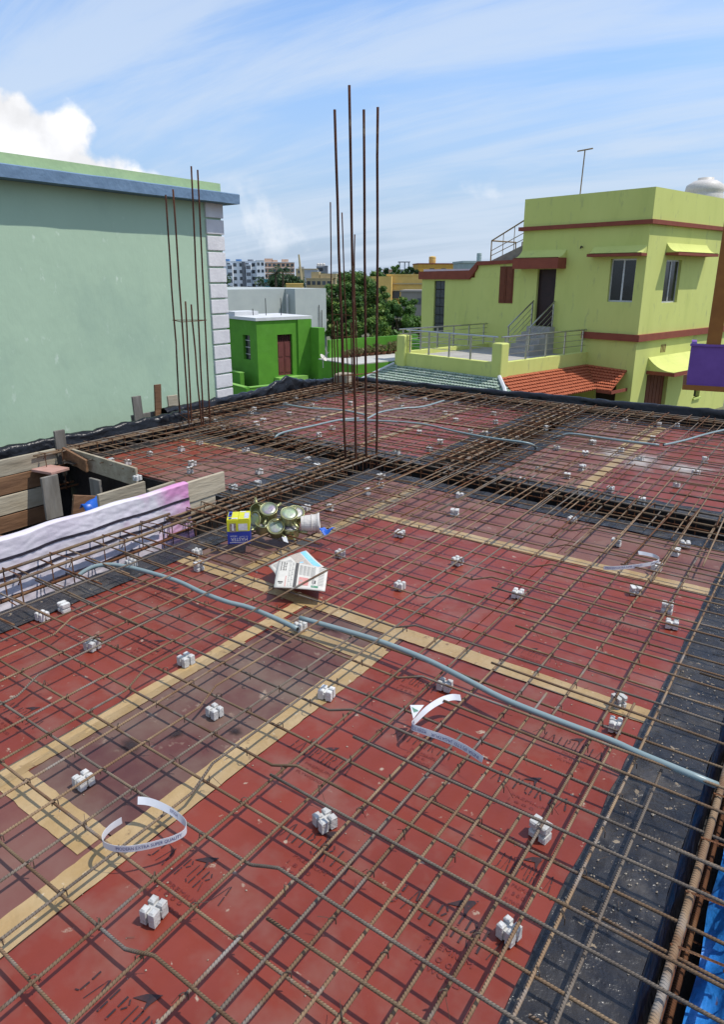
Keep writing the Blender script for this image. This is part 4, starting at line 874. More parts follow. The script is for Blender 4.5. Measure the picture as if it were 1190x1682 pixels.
# ------------------------------------------------------------------ lime green house at right
pmat('lime', (.60, .63, .19), (.56, .59, .17), 1.2, rough=.9, bump=.12, bscale=14, spots=((.50, .54, .15), 1.4, .54, .25), spots2=((.42, .45, .17), 5, .60, .16), stretch=(1, 1, .3))
pmat('lime_top', (.50, .60, .17), (.45, .55, .15), 3, rough=.9)
pmat('terracotta', (.26, .068, .038), (.22, .055, .032), 4, rough=.85, bump=.15, bscale=20)
pmat('door_dark', (.035, .014, .014), (.022, .010, .010), 5, rough=.55)
pmat('shutter_brown', (.17, .045, .016), (.13, .034, .013), 6, rough=.7)
pmat('glass_dark', (.012, .015, .018), (.02, .024, .028), 3, rough=.12, spec=.6)
pmat('glass_block', (.055, .065, .075), (.03, .036, .042), 8, rough=.2, spec=.6)
pmat('aluminium', (.55, .55, .54), None, 8, rough=.4, metal=.3)
pmat('steel_rail', (.50, .50, .48), (.40, .40, .38), 10, rough=.28, metal=.9)
pmat('rail_brown', (.26, .17, .07), None, 8, rough=.5)
pmat('terrace_floor', (.40, .38, .34), (.33, .31, .28), 2, rough=.9)
pmat('white_paint', (.62, .62, .61), (.55, .55, .55), 4, rough=.8)
pmat('roof_tile', (.42, .115, .050), (.34, .085, .036), 5, rough=.85, rand=.05)
pmat('roof_tile_green', (.37, .43, .35), (.22, .30, .22), 9, rough=.9, detail=3, spots=((.52, .54, .48), 12, .56, .06), spots2=((.10, .16, .10), 10, .60, .06))
pmat('stair_slab', (.30, .26, .20), (.23, .195, .15), 5, rough=.95, bump=.3, bscale=10)
HZ = -3.6
lh = thing('lime_house', 'lime green two storey house with terracotta bands and a railed terrace', 'house', (-5.73, 23.85, HZ), R(76.637))
def hp(name, mb, mat, parent=None): return mb.build(name, mat, parent or lh)
def wall_with_holes(axis, plane, thick, u0, u1, z0, z1, holes, mat, name='wall'):
    # a wall slab in the plane axis=plane, with rectangular openings (u0,z0,u1,z1), split into boxes round them
    m = MB(); us = sorted({u0, u1, *[h[0] for h in holes], *[h[2] for h in holes]}); zz = sorted({z0, z1, *[h[1] for h in holes], *[h[3] for h in holes]})
    for a_, b_ in zip(us, us[1:]):
        run = None
        for c_, d_ in zip(zz, zz[1:]):
            inside = any(h[0] <= a_ and b_ <= h[2] and h[1] <= c_ and d_ <= h[3] for h in holes)
            if inside:
                if run: box_ax(m, axis, plane, thick, a_, b_, *run); run = None
            else: run = (run[0] if run else c_, d_)
        if run: box_ax(m, axis, plane, thick, a_, b_, *run)
    return m
def box_ax(m, axis, plane, thick, a_, b_, c_, d_):
    if axis == 'x': m.box(plane, a_, c_, plane+thick, b_, d_)
    else: m.box(a_, plane, c_, b_, plane+thick, d_)
doorL = (3.27, -.17, 4.05, 1.82); winL = (.33, .76, 1.22, 2.12); shutL = (5.08, .60, 5.72, 1.93); glsL = (8.5, -.65, 9.1, 1.40); gdo = (.55, HZ, 1.35, -1.75)
hp('wall', wall_with_holes('x', 0, .25, 0, 4.78, HZ, 3.14, [doorL, winL, gdo], 'lime'), 'lime')
hp('wing_wall', wall_with_holes('x', .002, .25, 4.78, 9.8, HZ, 1.52, [glsL, (5.08, .60, 5.72, 1.53)], 'lime'), 'lime')
hp('wing_wall', wall_with_holes('x', .002, .25, 4.78, 6.95, 1.52, 2.05, [(5.08, 1.52, 5.72, 1.93)], 'lime'), 'lime')
winR = (1.38, .71, 2.50, 2.10); gdR = (1.0, HZ, 2.62, -1.66); gwR = (4.96, -2.9, 5.5, -2.46)
hp('wall', wall_with_holes('y', 0, .25, .25, 8, HZ, 3.14, [winR, gdR, gwR], 'lime'), 'lime')
MB().box(.25, 4.55, HZ, 8, 4.78, 3.14).build('wall', 'lime', lh); MB().box(7.8, .25, HZ, 8, 4.55, 3.14).build('wall', 'lime', lh)
MB().box(.25, .25, 2.98, 7.8, 4.55, 3.12).build('roof_slab', 'terrace_floor', lh)
MB().box(4.8, 4.78, HZ, 5.0, 9.8, 1.6).build('wall', 'lime', lh); MB().box(.25, 9.58, HZ, 4.8, 9.8, 1.52).build('wall', 'lime', lh); MB().box(.25, 4.78, 1.40, 4.8, 9.58, 1.55).build('wing_roof', 'white_paint', lh)
# roof band and parapet
m = MB(); m.box(-.13, -.13, 3.14, .12, 4.92, 3.27); m.box(.12, -.13, 3.14, 8.1, .12, 3.27); m.build('roof_band', 'terracotta', lh)
m = MB(); m.box(-.07, -.07, 3.27, .10, 4.75, 4.20); m.box(.10, -.07, 3.27, 8, .10, 4.20); m.box(.10, 4.6, 3.27, 8, 4.75, 4.20); m.box(7.85, .1, 3.27, 8, 4.6, 4.2); m.build('parapet', 'lime', lh)
m = MB(); m.box(-.11, -.11, -.48, .02, 2.0, -.26); m.box(.02, -.11, -.48, 8.05, .02, -.26); m.build('floor_band', 'terracotta', lh)
# wing coping with its step
m = MB()
for (a_, z0, z1, b_, y0, y1) in ((9.93, 1.46, 1.77, 7.17, 1.46, 1.80), (7.17, 1.46, 1.80, 6.80, 1.86, 2.13), (6.80, 1.98, 2.13, 4.80, 2.04, 2.16)):
    m.add([(-.09, a_, z0), (-.09, b_, y0), (-.09, b_, y1), (-.09, a_, z1), (.18, a_, z0), (.18, b_, y0), (.18, b_, y1), (.18, a_, z1)], [(0,3,2,1),(4,5,6,7),(0,1,5,4),(3,7,6,2),(0,4,7,3),(1,2,6,5)])
m.build('coping', 'terracotta', lh); MB().box(.18, 7.1, 1.60, .32, 9.9, 1.86).build('wing_parapet', 'white_paint', lh)
# sloping stair slab and rails on the wing
m = MB(); m.add([(.2, 6.5, 2.10), (.2, 4.78, 2.72), (2.2, 4.78, 2.72), (2.2, 6.5, 2.10), (.2, 6.5, 1.9), (.2, 4.78, 1.9), (2.2, 4.78, 1.9), (2.2, 6.5, 1.9)], [(0,1,2,3),(0,4,5,1),(3,2,6,7),(0,3,7,4),(1,5,6,2)]); m.build('stair_slab', 'stair_slab', lh)
def rail_tube(name, pts, r, mat='rail_brown', parent=None): return MB().tube(pts, r, 6).build(name, mat, parent or lh)
rt_ = rail_tube('stair_rail', [(.3, 6.45, 2.15), (.3, 6.45, 2.88), (.3, 4.80, 3.62)], .028)
for y_, z_ in ((5.9, 2.3), (5.4, 2.5), (4.95, 2.65)): rail_tube('baluster', [(.3, y_, z_), (.3, y_, 2.88+(6.45-y_)*.45)], .014, parent=rt_)
for k in (.25, .5): rail_tube('mid_rail', [(.3, 6.45, 2.15+.73*k), (.3, 4.80, 2.72+.9*k)], .014, parent=rt_)
rt_ = rail_tube('stair_rail', [(1.5, 5.9, 2.3), (1.5, 5.9, 2.85), (1.5, 5.5, 2.85), (1.5, 4.80, 3.45)], .028)
rail_tube('landing_rail', [(.3, 6.45, 2.88), (1.5, 6.2, 2.85), (1.5, 6.2, 2.2)], .028)
# openings
MB().box(.13, doorL[0], doorL[1], .17, doorL[2], doorL[3]).build('door', 'door_dark', lh)
fr = MB().box(.11, doorL[0], doorL[1], .13, doorL[0]+.05, doorL[3]); fr.box(.11, doorL[2]-.05, doorL[1], .13, doorL[2], doorL[3]); fr.build('door_frame', 'door_dark', lh)
def window(axis, plane, h, panes=2, sgn=1):
    u0, z0, u1, z1 = h; d = .09
    m = MB(); t = .05; box_ax(m, axis, plane+d, .05, u0, u0+t, z0, z1); box_ax(m, axis, plane+d, .05, u1-t, u1, z0, z1); box_ax(m, axis, plane+d, .05, u0+t, u1-t, z0, z0+t); box_ax(m, axis, plane+d, .05, u0+t, u1-t, z1-t, z1)
    for k in range(1, panes): c_ = u0+(u1-u0)*k/panes; box_ax(m, axis, plane+d-.004, .05, c_-t*.6, c_+t*.6, z0+t, z1-t)
    w = m.build('window', 'aluminium', lh)
    for k in range(panes): m = MB(); a_ = u0+(u1-u0)*k/panes+t*.7; b_ = u0+(u1-u0)*(k+1)/panes-t*.7; box_ax(m, axis, plane+d+.02, .012, a_, b_, z0+t, z1-t); m.build('pane', 'glass_dark', w)
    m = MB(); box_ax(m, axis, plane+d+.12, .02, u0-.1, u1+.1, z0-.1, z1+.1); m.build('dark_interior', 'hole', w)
window('x', 0, winL); window('y', 0, winR)
m = MB(); m.box(-.02, shutL[0], shutL[1], .03, (shutL[0]+shutL[2])/2-.01, shutL[3]); s1 = m.build('shutter', 'shutter_brown', lh); m = MB(); m.box(-.02, (shutL[0]+shutL[2])/2+.01, shutL[1], .03, shutL[2], shutL[3]); s2_ = m.build('shutter', 'shutter_brown', lh)
for s_, a_ in ((s1, shutL[0]), (s2_, (shutL[0]+shutL[2])/2+.01)):
    for z0, z1 in ((.68, 1.18), (1.26, 1.86)): MB().box(-.032, a_+.06, z0, -.021, a_+.25, z1).build('raised_panel', 'shutter_brown', s_)
for k in range(6):
    for l in range(2): z0 = glsL[1]+.02+k*.34; y0 = glsL[0]+.02+l*.29; MB().box(.07, y0, z0, .12, y0+.27, z0+.31).build('glass_block', 'glass_block', lh)
MB().box(.12, glsL[0], glsL[1], .2, glsL[2], glsL[3]).build('glass_backing', 'door_dark', lh)
MB().box(.14, gdo[0], HZ, .18, gdo[2], gdo[3]).build('door', 'door_dark', lh)
m = MB(); m.box(gdR[0], .14, HZ, gdR[2], .18, gdR[3]); gd = m.build('door', 'door_dark', lh)
for k in range(6): MB().box(gdR[0]+.05+k*.26, .125, HZ, gdR[0]+.28+k*.26, .138, gdR[3]-.05).build('door_plank', 'shutter_brown', gd)
MB().box(gwR[0], .14, gwR[1], gwR[2], .16, gwR[3]).build('window', 'glass_dark', lh); MB().box(gwR[0]-.05, -.06, gwR[1]-.07, gwR[2]+.05, .10, gwR[1]).build('sill', 'lime_top', lh)
for k in range(4): MB().box(1.75+k*.1, -.01, -.95, 1.79+k*.1, .004, -.68).build('vent_slot', 'shutter_brown', lh)
# curved window hoods: lime sweep with a terracotta lip
def hood(axis, u0, u1, z, proj, lip, sweep=.30, side_lip=True):
    n = 8; prof = [(-proj*(1-k/n), z+lip+.02+sweep*(k/n)**2.4) for k in range(n+1)]; m = MB()
    tr = (lambda p, u, z_: (p, u, z_)) if axis == 'x' else (lambda p, u, z_: (u, p, z_))
    top = [tr(p, u, zz) for p, zz in prof for u in (u0, u1)]
    m.add(top, [(2*i, 2*i+1, 2*i+3, 2*i+2) for i in range(n)])
    for s_ in (0, 1): m.add([tr(p, (u0, u1)[s_], zz) for p, zz in prof]+[tr(0, (u0, u1)[s_], z+lip), tr(-proj, (u0, u1)[s_], z+lip)], [tuple(range(n+3))])
    hd = m.build('window_hood', 'lime', lh)
    m = MB(); (m.box(-proj-.02, u0-.02, z, 0, u1+.02, z+lip) if axis == 'x' else m.box(u0-.02, -proj-.02, z, u1+.02, 0, z+lip)); m.build('lip', 'terracotta', hd)
hood('x', .02, 1.90, 2.19, .34, .085, .22); hood('x', 2.92, 4.78, 1.83, .5, .36, .26); hood('y', 1.24, 4.3, 2.23, .42, .09, .28); hood('y', .92, 4.1, -1.62, .95, .12, .42)
MB().tube([(-.01, 2.32, 2.52), (-.10, 2.32, 2.54), (-.12, 2.32, 2.47)], .025, 6).build('lamp_holder', 'door_dark', lh)
# terrace
TZ = -1.1
m = MB(); m.box(-4.85, 1.85, TZ-.28, -.001, 6.3, TZ); m.build('terrace_slab', 'terrace_floor', lh)
MB().box(-4.6, 2.2, HZ, -.3, 6.1, TZ-.29).build('ground_floor_wall', 'lime', lh)
m = MB(); m.box(-4.95, 1.76, TZ-.32, -4.72, 6.3, TZ+.15); m.box(-4.72, 1.76, TZ-.32, -.002, 1.98, TZ+.15); m.box(-4.72, 6.1, TZ-.32, -.002, 6.31, TZ+.15); m.build('terrace_kerb', 'lime', lh)
for (x, y) in ((-4.85, 5.95), (-4.75, 1.90)):
    o = MB().box(x-.19, y-.19, TZ-.36, x+.19, y+.19, -.36).build('terrace_post', 'lime', lh); bv = o.modifiers.new('bevel', 'BEVEL'); bv.width = .04; bv.segments = 2
def railing(a_, b_, n, ztop=-.19, z0=TZ+.15):
    a_ = np.array(a_, float); b_ = np.array(b_, float)
    r = MB().tube([(*a_, ztop), (*b_, ztop)], .026, 8).build('railing', 'steel_rail', lh)
    for k in range(n+1):
        p = a_+(b_-a_)*(.04+.92*k/n); MB().box(p[0]-.022, p[1]-.022, z0, p[0]+.022, p[1]+.022, ztop).build('baluster', 'steel_rail', r)
    for f in (.3, .55, .8): z = z0+(ztop-z0)*f; MB().tube([(*a_, z), (*b_, z)], .010, 6).build('cross_bar', 'steel_rail', r)
railing((-4.83, 5.85), (-4.83, 1.95), 4); railing((-4.75, 1.87), (-.02, 1.87), 4); railing((-4.85, 6.2), (-.02, 6.2), 5)
for k in range(5): MB().box(-.30*(k+1), 3.15, TZ, -.30*k-.001, 4.15, -.17-.186*k-.002*k).build('step', 'terrace_floor', lh)
for y in (3.2, 4.1):
    r = MB().tube([(-1.5, y, -.15), (-.05, y, .72)], .026, 8).build('stair_railing', 'steel_rail', lh)
    for x, z0, z1 in ((-1.45, TZ, -.12), (-.10, -.17, .70)): MB().box(x-.02, y-.02, z0, x+.02, y+.02, z1).build('baluster', 'steel_rail', r)
    for d in (.22, .42, .62): MB().tube([(-1.45, y, -.15-d), (-.10, y, .69-d)], .010, 6).build('cross_bar', 'steel_rail', r)
# tiled lean-to roofs round the terrace: rows of overlapping tiles
def tiles(name, quad, rows, cols, mat, parent, thick=.035):
    a_, b_, c_, d_ = (np.array(q, float) for q in quad)       # a-b ridge, d-c eave
    m = MB(); nn = np.cross(b_-a_, d_-a_); nn = nn/np.linalg.norm(nn); nn = nn if nn[2] > 0 else -nn
    f = lambda u, v: (a_*(1-u)+b_*u)*(1-v)+(d_*(1-u)+c_*u)*v
    m.add([f(0, 0)-nn*.03, f(1, 0)-nn*.03, f(1, 1)-nn*.03, f(0, 1)-nn*.03], [(0, 1, 2, 3)])
    for r in range(rows):
        for c in range(cols+1):
            u0 = (c-(.5 if r % 2 else 0))/cols; u1 = u0+.94/cols; u0, u1 = max(u0, 0), min(u1, 1)
            if u1-u0 < .2/cols: continue
            v0 = r/rows; v1 = (r+1.12)/rows; vm = (r+.85)/rows; um = (u0+u1)/2; k = random.uniform(.8, 1.2)
            m.add([f(u0, v0)-nn*.01, f(u1, v0)-nn*.01, f(u1, vm)+nn*thick*.8*k, f(um, v1)+nn*thick*k, f(u0, vm)+nn*thick*.8*k, f(u0, vm)-nn*.01, f(um, v1)-nn*.01, f(u1, vm)-nn*.01], [(0, 1, 2, 3, 4), (4, 3, 6, 5), (3, 2, 7, 6), (0, 4, 5), (1, 7, 2)])
    return stuff(m.build(name, mat, parent))
tiles('tiled_canopy', ((-4.95, 1.74, -1.36), (0, 1.74, -1.36), (-1.0, .72, -2.02), (-5.1, .72, -2.02)), 9, 34, 'roof_tile', lh)
tiles('tiled_canopy', ((0, 1.74, -1.36), (0, .22, -1.42), (-1.0, .20, -2.02), (-1.0, .72, -2.02)), 8, 10, 'roof_tile', lh)
tiles('green_tiled_canopy', ((-4.97, 6.3, -1.38), (-4.97, 1.74, -1.38), (-6.6, .75, -2.35), (-6.6, 7.6, -2.35)), 15, 42, 'roof_tile_green', lh)
tiles('green_tiled_canopy', ((-4.97, 1.74, -1.40), (-4.9, 1.73, -1.40), (-5.12, .72, -2.05), (-6.6, .75, -2.36)), 8, 6, 'roof_tile_green', lh)
MB().tube([(-4.97, 1.72, -1.34), (-5.3, 1.25, -1.62), (-5.75, .80, -2.0)], .06, 6).build('hip_mortar', 'white_paint', lh); MB().tube([(-4.97, 6.3, -1.34), (-6.6, 7.6, -2.31)], .05, 6).build('hip_mortar', 'white_paint', lh)
m = MB(); m.box(-1.04, .16, -2.12, -1.0, .70, -2.02); m.box(-1.04, .14, -2.12, 0, .18, -2.02); m.build('canopy_fascia', 'terracotta', lh)
hw = Matrix.Rotation(R(76.637), 4, 'Z')
def house_pt(x, y, z): v = hw @ Vector((x, y, 0)); return (v.x-5.73, v.y+23.85, z)
p = house_pt(.2, 2.75, 4.2); an = thing('roof_antenna', 'thin brown T shaped pole on the lime house roof', 'pole', (p[0], p[1], 3.12))
MB().tube([(p[0], p[1], 3.12), (p[0]+.06, p[1]+.02, 5.60)], .022, 6).build('pole', 'rail_brown', an)
d_ = hw @ Vector((.1, .34, 0)); MB().tube([(p[0]+.06-d_.x, p[1]+.02-d_.y, 5.58), (p[0]+.06+d_.x, p[1]+.02+d_.y, 5.60)], .022, 6).build('cross_arm', 'rail_brown', an)
p = at_depth(1160, 300, 27.5); tk = thing('water_tank', 'white plastic water tank on the lime house roof', 'water tank', (p[0], p[1], 3.13))
MB().lathe([(.05, 3.14), (.66, 3.14), (.68, 3.9), (.66, 3.95), (.68, 4.0), (.68, 4.45), (.64, 4.52), (.68, 4.58), (.64, 4.8), (.40, 4.95), (.28, 4.97), (.28, 5.05), (.02, 5.07)], (p[0], p[1], 0), n=28).build('tank_body', 'white_plastic', tk, smooth=True)

# ------------------------------------------------------------------ purple balcony at the right edge
pmat('purple', (.19, .085, .34), (.165, .072, .30), 4, rough=.85); pmat('ochre', (.33, .13, .03), (.27, .10, .025), 4, rough=.85)
p = at_depth(1133, 600, 14); pb = thing('balcony_house', 'purple balcony of a neighbouring house with ochre trim, cut by the right edge', 'house', (p[0], p[1], -3.6), YAW-R(25))
MB().box(0, 0, -.56, 4.2, .12, .22).build('balcony_front', 'purple', pb); MB().box(.0, .121, -.56, .10, 1.6, .22).build('balcony_side', 'purple', pb)
MB().box(-.07, -.06, -.66, 4.25, 1.65, -.56).build('balcony_slab', 'ochre', pb); MB().box(.26, .02, .22, .52, .20, 3.4).build('balcony_column', 'ochre', pb); MB().box(.2, -.08, 3.4, 4.3, 1.6, 3.55).build('balcony_roof', 'ochre', pb); MB().box(-.03, -.03, .22, 4.2, .15, .26).build('balcony_coping', 'purple', pb)
MB().box(2.6, 1.65, -3.6, 4.2, 3, 3.6).build('wall', 'purple', pb)

# ------------------------------------------------------------------ bright green roof room and its terraces
pmat('leaf_green', (.095, .29, .022), (.082, .25, .02), 2, rough=.85, bump=.1, bscale=10, spots=((.11, .31, .035), 1.5, .55, .2)); pmat('leaf_green_top', (.22, .44, .09), (.18, .38, .07), 3, rough=.9)
pmat('door_maroon', (.17, .045, .04), (.14, .038, .034), 4, rough=.7); pmat('pale_floor', (.52, .51, .47), (.42, .41, .37), 2.5, rough=.95)
gh = thing('green_house', 'bright green roof room with a maroon door and white coping', 'house', (-20.98, 21.92, HZ), R(73.137))
gd_ = (1.02, -2.68, 1.79, -.88)
def gp(name, mb, mat, parent=None): return mb.build(name, mat, parent or gh)
gp('wall', wall_with_holes('y', 0, .22, 0, 2.8, HZ, -.25, [gd_], 'x'), 'leaf_green'); gp('wall', wall_with_holes('x', 0, .22, .22, 2.9, HZ, -.25, [(.62, -1.97, 1.25, -.90)], 'x'), 'leaf_green')
MB().box(2.58, .22, HZ, 2.8, 2.9, -.25).build('wall', 'leaf_green', gh); MB().box(.22, 2.7, HZ, 2.58, 2.9, -.25).build('wall', 'leaf_green', gh)
MB().box(-.06, -.06, -.25, 2.86, 2.96, -.12).build('coping', 'white_paint', gh); MB().box(.0, 1.9, -.12, 1.2, 2.9, .06).build('roof_step', 'white_paint', gh)
MB().box(2.07, -.07, HZ, 2.80, -.001, -.26).build('pilaster', 'leaf_green', gh); MB().box(2.72, -.75, HZ, 3.05, -.08, -.62).build('pier', 'leaf_green', gh)
for k in range(2):
    a_ = gd_[0]+.03+k*.37; dl = MB().box(a_, .10, gd_[1], a_+.345, .14, -1.20).build('door_leaf', 'door_maroon', gh); MB().box(a_+.05, .085, -2.55, a_+.295, .099, -1.95).build('raised_panel', 'door_maroon', dl); MB().box(a_+.05, .085, -1.85, a_+.295, .099, -1.30).build('raised_panel', 'door_maroon', dl)
MB().box(gd_[0], .15, -1.20, gd_[2], .17, gd_[3]).build('fanlight', 'hole', gh)
for k in range(7): MB().box(gd_[0]+.08+k*.10, .10, -1.19, gd_[0]+.10+k*.10, .12, gd_[3]).build('fanlight_bar', 'door_maroon', gh)
w = MB().box(.12, .62, -1.97, .16, 1.25, -.90).build('window', 'glass_dark', gh)
for k in range(3): MB().box(.10, .62, -1.75+.3*k, .119, 1.25, -1.72+.3*k).build('window_bar', 'aluminium', w)
MB().box(.8, -.45, HZ, 2.3, -.001, -2.72).build('step', 'leaf_green_top', gh)
MB().box(-1.3, -1.4, HZ, 3.2, -.46, -3.05).build('lower_roof', 'pale_floor', gh); MB().box(-1.3, -1.6, HZ, 3.2, -1.4, -2.80).build('lower_parapet', 'leaf_green', gh); MB().box(-1.33, -1.62, -2.80, 3.2, -1.38, -2.77).build('lower_coping', 'leaf_green_top', gh)
MB().box(-1.5, -1.6, HZ, -1.3, 5, -2.80).build('lower_parapet', 'leaf_green', gh); MB().box(-1.52, -1.38, -2.80, -1.28, 5, -2.77).build('lower_coping', 'leaf_green_top', gh)
MB().box(-.75, .3, HZ, -.55, 5, -2.45).build('lower_parapet', 'leaf_green', gh); MB().box(-.77, .3, -2.45, -.53, 5, -2.42).build('lower_coping', 'leaf_green_top', gh)
# flat green roof to its right
g2 = thing('green_flat_roof', 'low bright green building with a pale flat roof and a row of dry plants', 'house', (-20.98, 21.92, HZ), R(73.137))
MB().box(2.35, -3.8, HZ, 7.2, -1.2, -1.94).build('wall', 'leaf_green', g2); MB().box(2.36, -3.79, -1.94, 7.2, -1.21, -1.90).build('roof', 'pale_floor', g2)
MB().box(2.9, -1.32, -1.9, 8.2, -1.15, -1.12).build('parapet', 'leaf_green', g2); MB().box(6.85, -3.8, -1.9, 7.02, -1.33, -1.22).build('parapet', 'leaf_green', g2)
gm = Matrix.Rotation(R(73.137), 4, 'Z')
def green_pt(x, y, z): v = gm @ Vector((x, y, 0)); return np.array([v.x-20.98, v.y+21.92, z])
# grey building behind
pmat('grey_render', (.44, .47, .44), (.40, .43, .41), 1.5, rough=.9, bump=.1, bscale=8)
gy = thing('grey_building', 'pale grey rendered building with stepped walls behind the green roof room', 'building', (-26.12, 30.53, HZ), R(80.137))
MB().box(0, 0, HZ, 2.36, 9, .92).build('wall', 'grey_render', gy); MB().box(-5.2, .9, HZ, -.002, 9, .91).build('wall', 'grey_render', gy); MB().box(-5.5, 1.7, HZ, -5.21, 9, .90).build('wall', 'grey_render', gy); MB().box(-11, 1.4, HZ, -5.51, 9, .905).build('wall', 'grey_render', gy)
MB().box(-.18, .5, -3, -.10, .58, .6).build('downpipe', 'white_paint', gy); MB().box(-6.7, 1.37, -.75, -6.2, 1.42, -.5).build('vent', 'trough_dark', gy)
for (x, h) in ((1.75, 2.2), (1.95, 1.9)): MB().tube([(x, -.06, -2.2), (x, -.06, -2.2+h)], .02, 5).build('cable_pipe', 'trough_dark', gy)
for k, (px, y0, y1, lab) in enumerate(((437, 518, 490, 'thin starter rod on the green roof, left of the pair'), (462, 518, 490, 'thin starter rod on the green roof, right of the pair'), (416, 518, 507, 'short stub rod on the green roof at left'))):
    a_ = at_depth(px, y0, 31.5); b_ = at_depth(px-1, y1, 31.5); o = solid('starter_rod', lab, 'rod', MB().tube([a_, b_], .018, 5), 'trough_dark', (a_[0], a_[1], a_[2]), 'starter rods on the green roof')
p = at_depth(531, 600, 29); ds = thing('satellite_dish', 'small white satellite dish beside the green pier', 'dish', (p[0], p[1], p[2]-.1))
ax = Vector((_rt[0]*.8-_fw[0]*.3, _rt[1]*.8-_fw[1]*.3, .75)); MB().lathe([(.02, -.03), (.10, -.02), (.17, .02), (.19, .04), (.175, .043), (.10, .0), (.02, -.012)], p+np.array([0, 0, .30]), ax, 20).build('reflector', 'white_plastic', ds, smooth=True)
MB().tube([p-np.array([0, 0, .1]), p+np.array([0, 0, .28])], .02, 6).build('mast', 'aluminium', ds)
MB().tube([p+np.array([0, 0, .28]), p+np.array([_rt[0]*.25, _rt[1]*.25, .55])], .012, 5).build('feed_arm', 'aluminium', ds)

# ------------------------------------------------------------------ trees and plants
def leaf_mat(name, c1, c2, c3):
    m = bpy.data.materials.new(name); m.use_nodes = True; MATS[name] = m; nt = m.node_tree; N = nt.nodes.new; L = nt.links.new; b = nt.nodes['Principled BSDF']
    b.inputs['Roughness'].default_value = .55; b.inputs['Specular IOR Level'].default_value = .35
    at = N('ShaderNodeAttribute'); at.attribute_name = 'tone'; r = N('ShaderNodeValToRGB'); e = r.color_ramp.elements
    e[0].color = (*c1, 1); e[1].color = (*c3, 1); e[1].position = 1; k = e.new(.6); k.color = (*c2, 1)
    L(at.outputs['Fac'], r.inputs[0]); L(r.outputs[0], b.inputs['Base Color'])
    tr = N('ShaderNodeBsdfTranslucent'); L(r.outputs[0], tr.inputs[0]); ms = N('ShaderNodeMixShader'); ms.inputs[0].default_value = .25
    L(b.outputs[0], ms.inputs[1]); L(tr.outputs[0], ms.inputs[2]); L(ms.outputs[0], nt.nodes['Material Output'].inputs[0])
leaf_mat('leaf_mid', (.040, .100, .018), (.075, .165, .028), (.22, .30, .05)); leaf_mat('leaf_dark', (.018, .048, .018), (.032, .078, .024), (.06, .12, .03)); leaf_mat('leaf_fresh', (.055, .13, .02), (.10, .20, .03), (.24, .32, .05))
leaf_mat('leaf_dry', (.12, .11, .04), (.20, .17, .07), (.14, .22, .06)); pmat('bark', (.10, .075, .05), (.06, .045, .03), 8, rough=.95, bump=.5, bscale=20); pmat('clay_pot', (.20, .085, .045), None, 5, rough=.9)
def leaves(clumps, per, size, seed, droop=.3):
    g_ = np.random.default_rng(seed); C = np.array([c[:3] for c in clumps]); Rr = np.array([c[3] for c in clumps]); T = g_.random(len(clumps))
    n = len(clumps)*per; ci = np.repeat(np.arange(len(clumps)), per); d = g_.normal(size=(n, 3)); d /= np.linalg.norm(d, axis=1)[:, None]
    P = C[ci]+d*(Rr[ci]*(g_.random(n)**.45))[:, None]*np.array([1, 1, .75])
    nrm = d+g_.normal(size=(n, 3))*.8+np.array([0, 0, .6]); nrm /= np.linalg.norm(nrm, axis=1)[:, None]
    a = np.cross(nrm, g_.normal(size=(n, 3))); a /= np.linalg.norm(a, axis=1)[:, None]+1e-9; a[:, 2] -= droop; b = np.cross(nrm, a)
    s = size*(.6+.8*g_.random(n)); la = a*s[:, None]; lb = b*(s*.42)[:, None]
    V = np.empty((n, 4, 3)); V[:, 0] = P-la*.5; V[:, 1] = P+lb*.5; V[:, 2] = P+la*.5; V[:, 3] = P-lb*.5
    tone = np.clip(T[ci]*.45+g_.random(n)*.45+.15*(d[:, 2] > .2), 0, 1); return V.reshape(-1, 3), tone  # clump tops toned lighter, highlights put into the leaf colour
def foliage(name, V, tone, mat, parent):
    n = len(tone); me = bpy.data.meshes.new(name); org = np.array(ORG[parent.name] if parent else (0, 0, 0))
    me.vertices.add(n*4); me.vertices.foreach_set('co', (V-org).ravel()); me.loops.add(n*4); me.loops.foreach_set('vertex_index', np.arange(n*4)); me.polygons.add(n); me.polygons.foreach_set('loop_start', np.arange(n)*4); me.polygons.foreach_set('loop_total', np.full(n, 4))
    at = me.attributes.new('tone', 'FLOAT', 'FACE'); at.data.foreach_set('value', tone); me.update(calc_edges=True); me.materials.append(MATS[mat])
    o = bpy.data.objects.new(name, me); col.objects.link(o); o.parent = parent; ORG[o.name] = ORG[parent.name]; return o
def tree(label, base, top, rad, mat, seed, nclump=60, per=110, size=.24, squash=1.0, name='tree', group='trees behind the green roofs', cat='tree'):
    g_ = random.Random(seed); base = np.array(base, float); hgt = top-base[2]; t = thing(name, label, cat, base, group=group)
    fork = base+np.array([0, 0, hgt*.35]); tr = MB().tube([base, base+np.array([.06, .03, hgt*.18]), fork], [.20*hgt/6, .16*hgt/6, .12*hgt/6], 8)
    cl = []; cz = base[2]+hgt*.62; rz = hgt*.42
    for k in range(nclump):
        while True:
            x, y, z = (g_.uniform(-1, 1) for _ in range(3)); q = x*x+y*y+z*z
            if .25 < q < 1: break
        lump = 1+.35*nz(x*1.7+seed, y*1.7, z*1.7); cl.append((base[0]+x*rad*lump, base[1]+y*rad*lump*squash, min(cz+z*rz*lump, top-.1), g_.uniform(.28, .6)*rad/2.4))
    for k in range(0, nclump, 6):
        c_ = np.array(cl[k][:3]); tr.tube([fork, (fork+c_)/2+np.array([0, 0, .2]), c_], [.07*hgt/6, .045*hgt/6, .015], 5, cap=False)
    tr.build('trunk', 'bark', t); V, tone = leaves(cl, per, size, seed); foliage('crown', V, tone, mat, t); return t
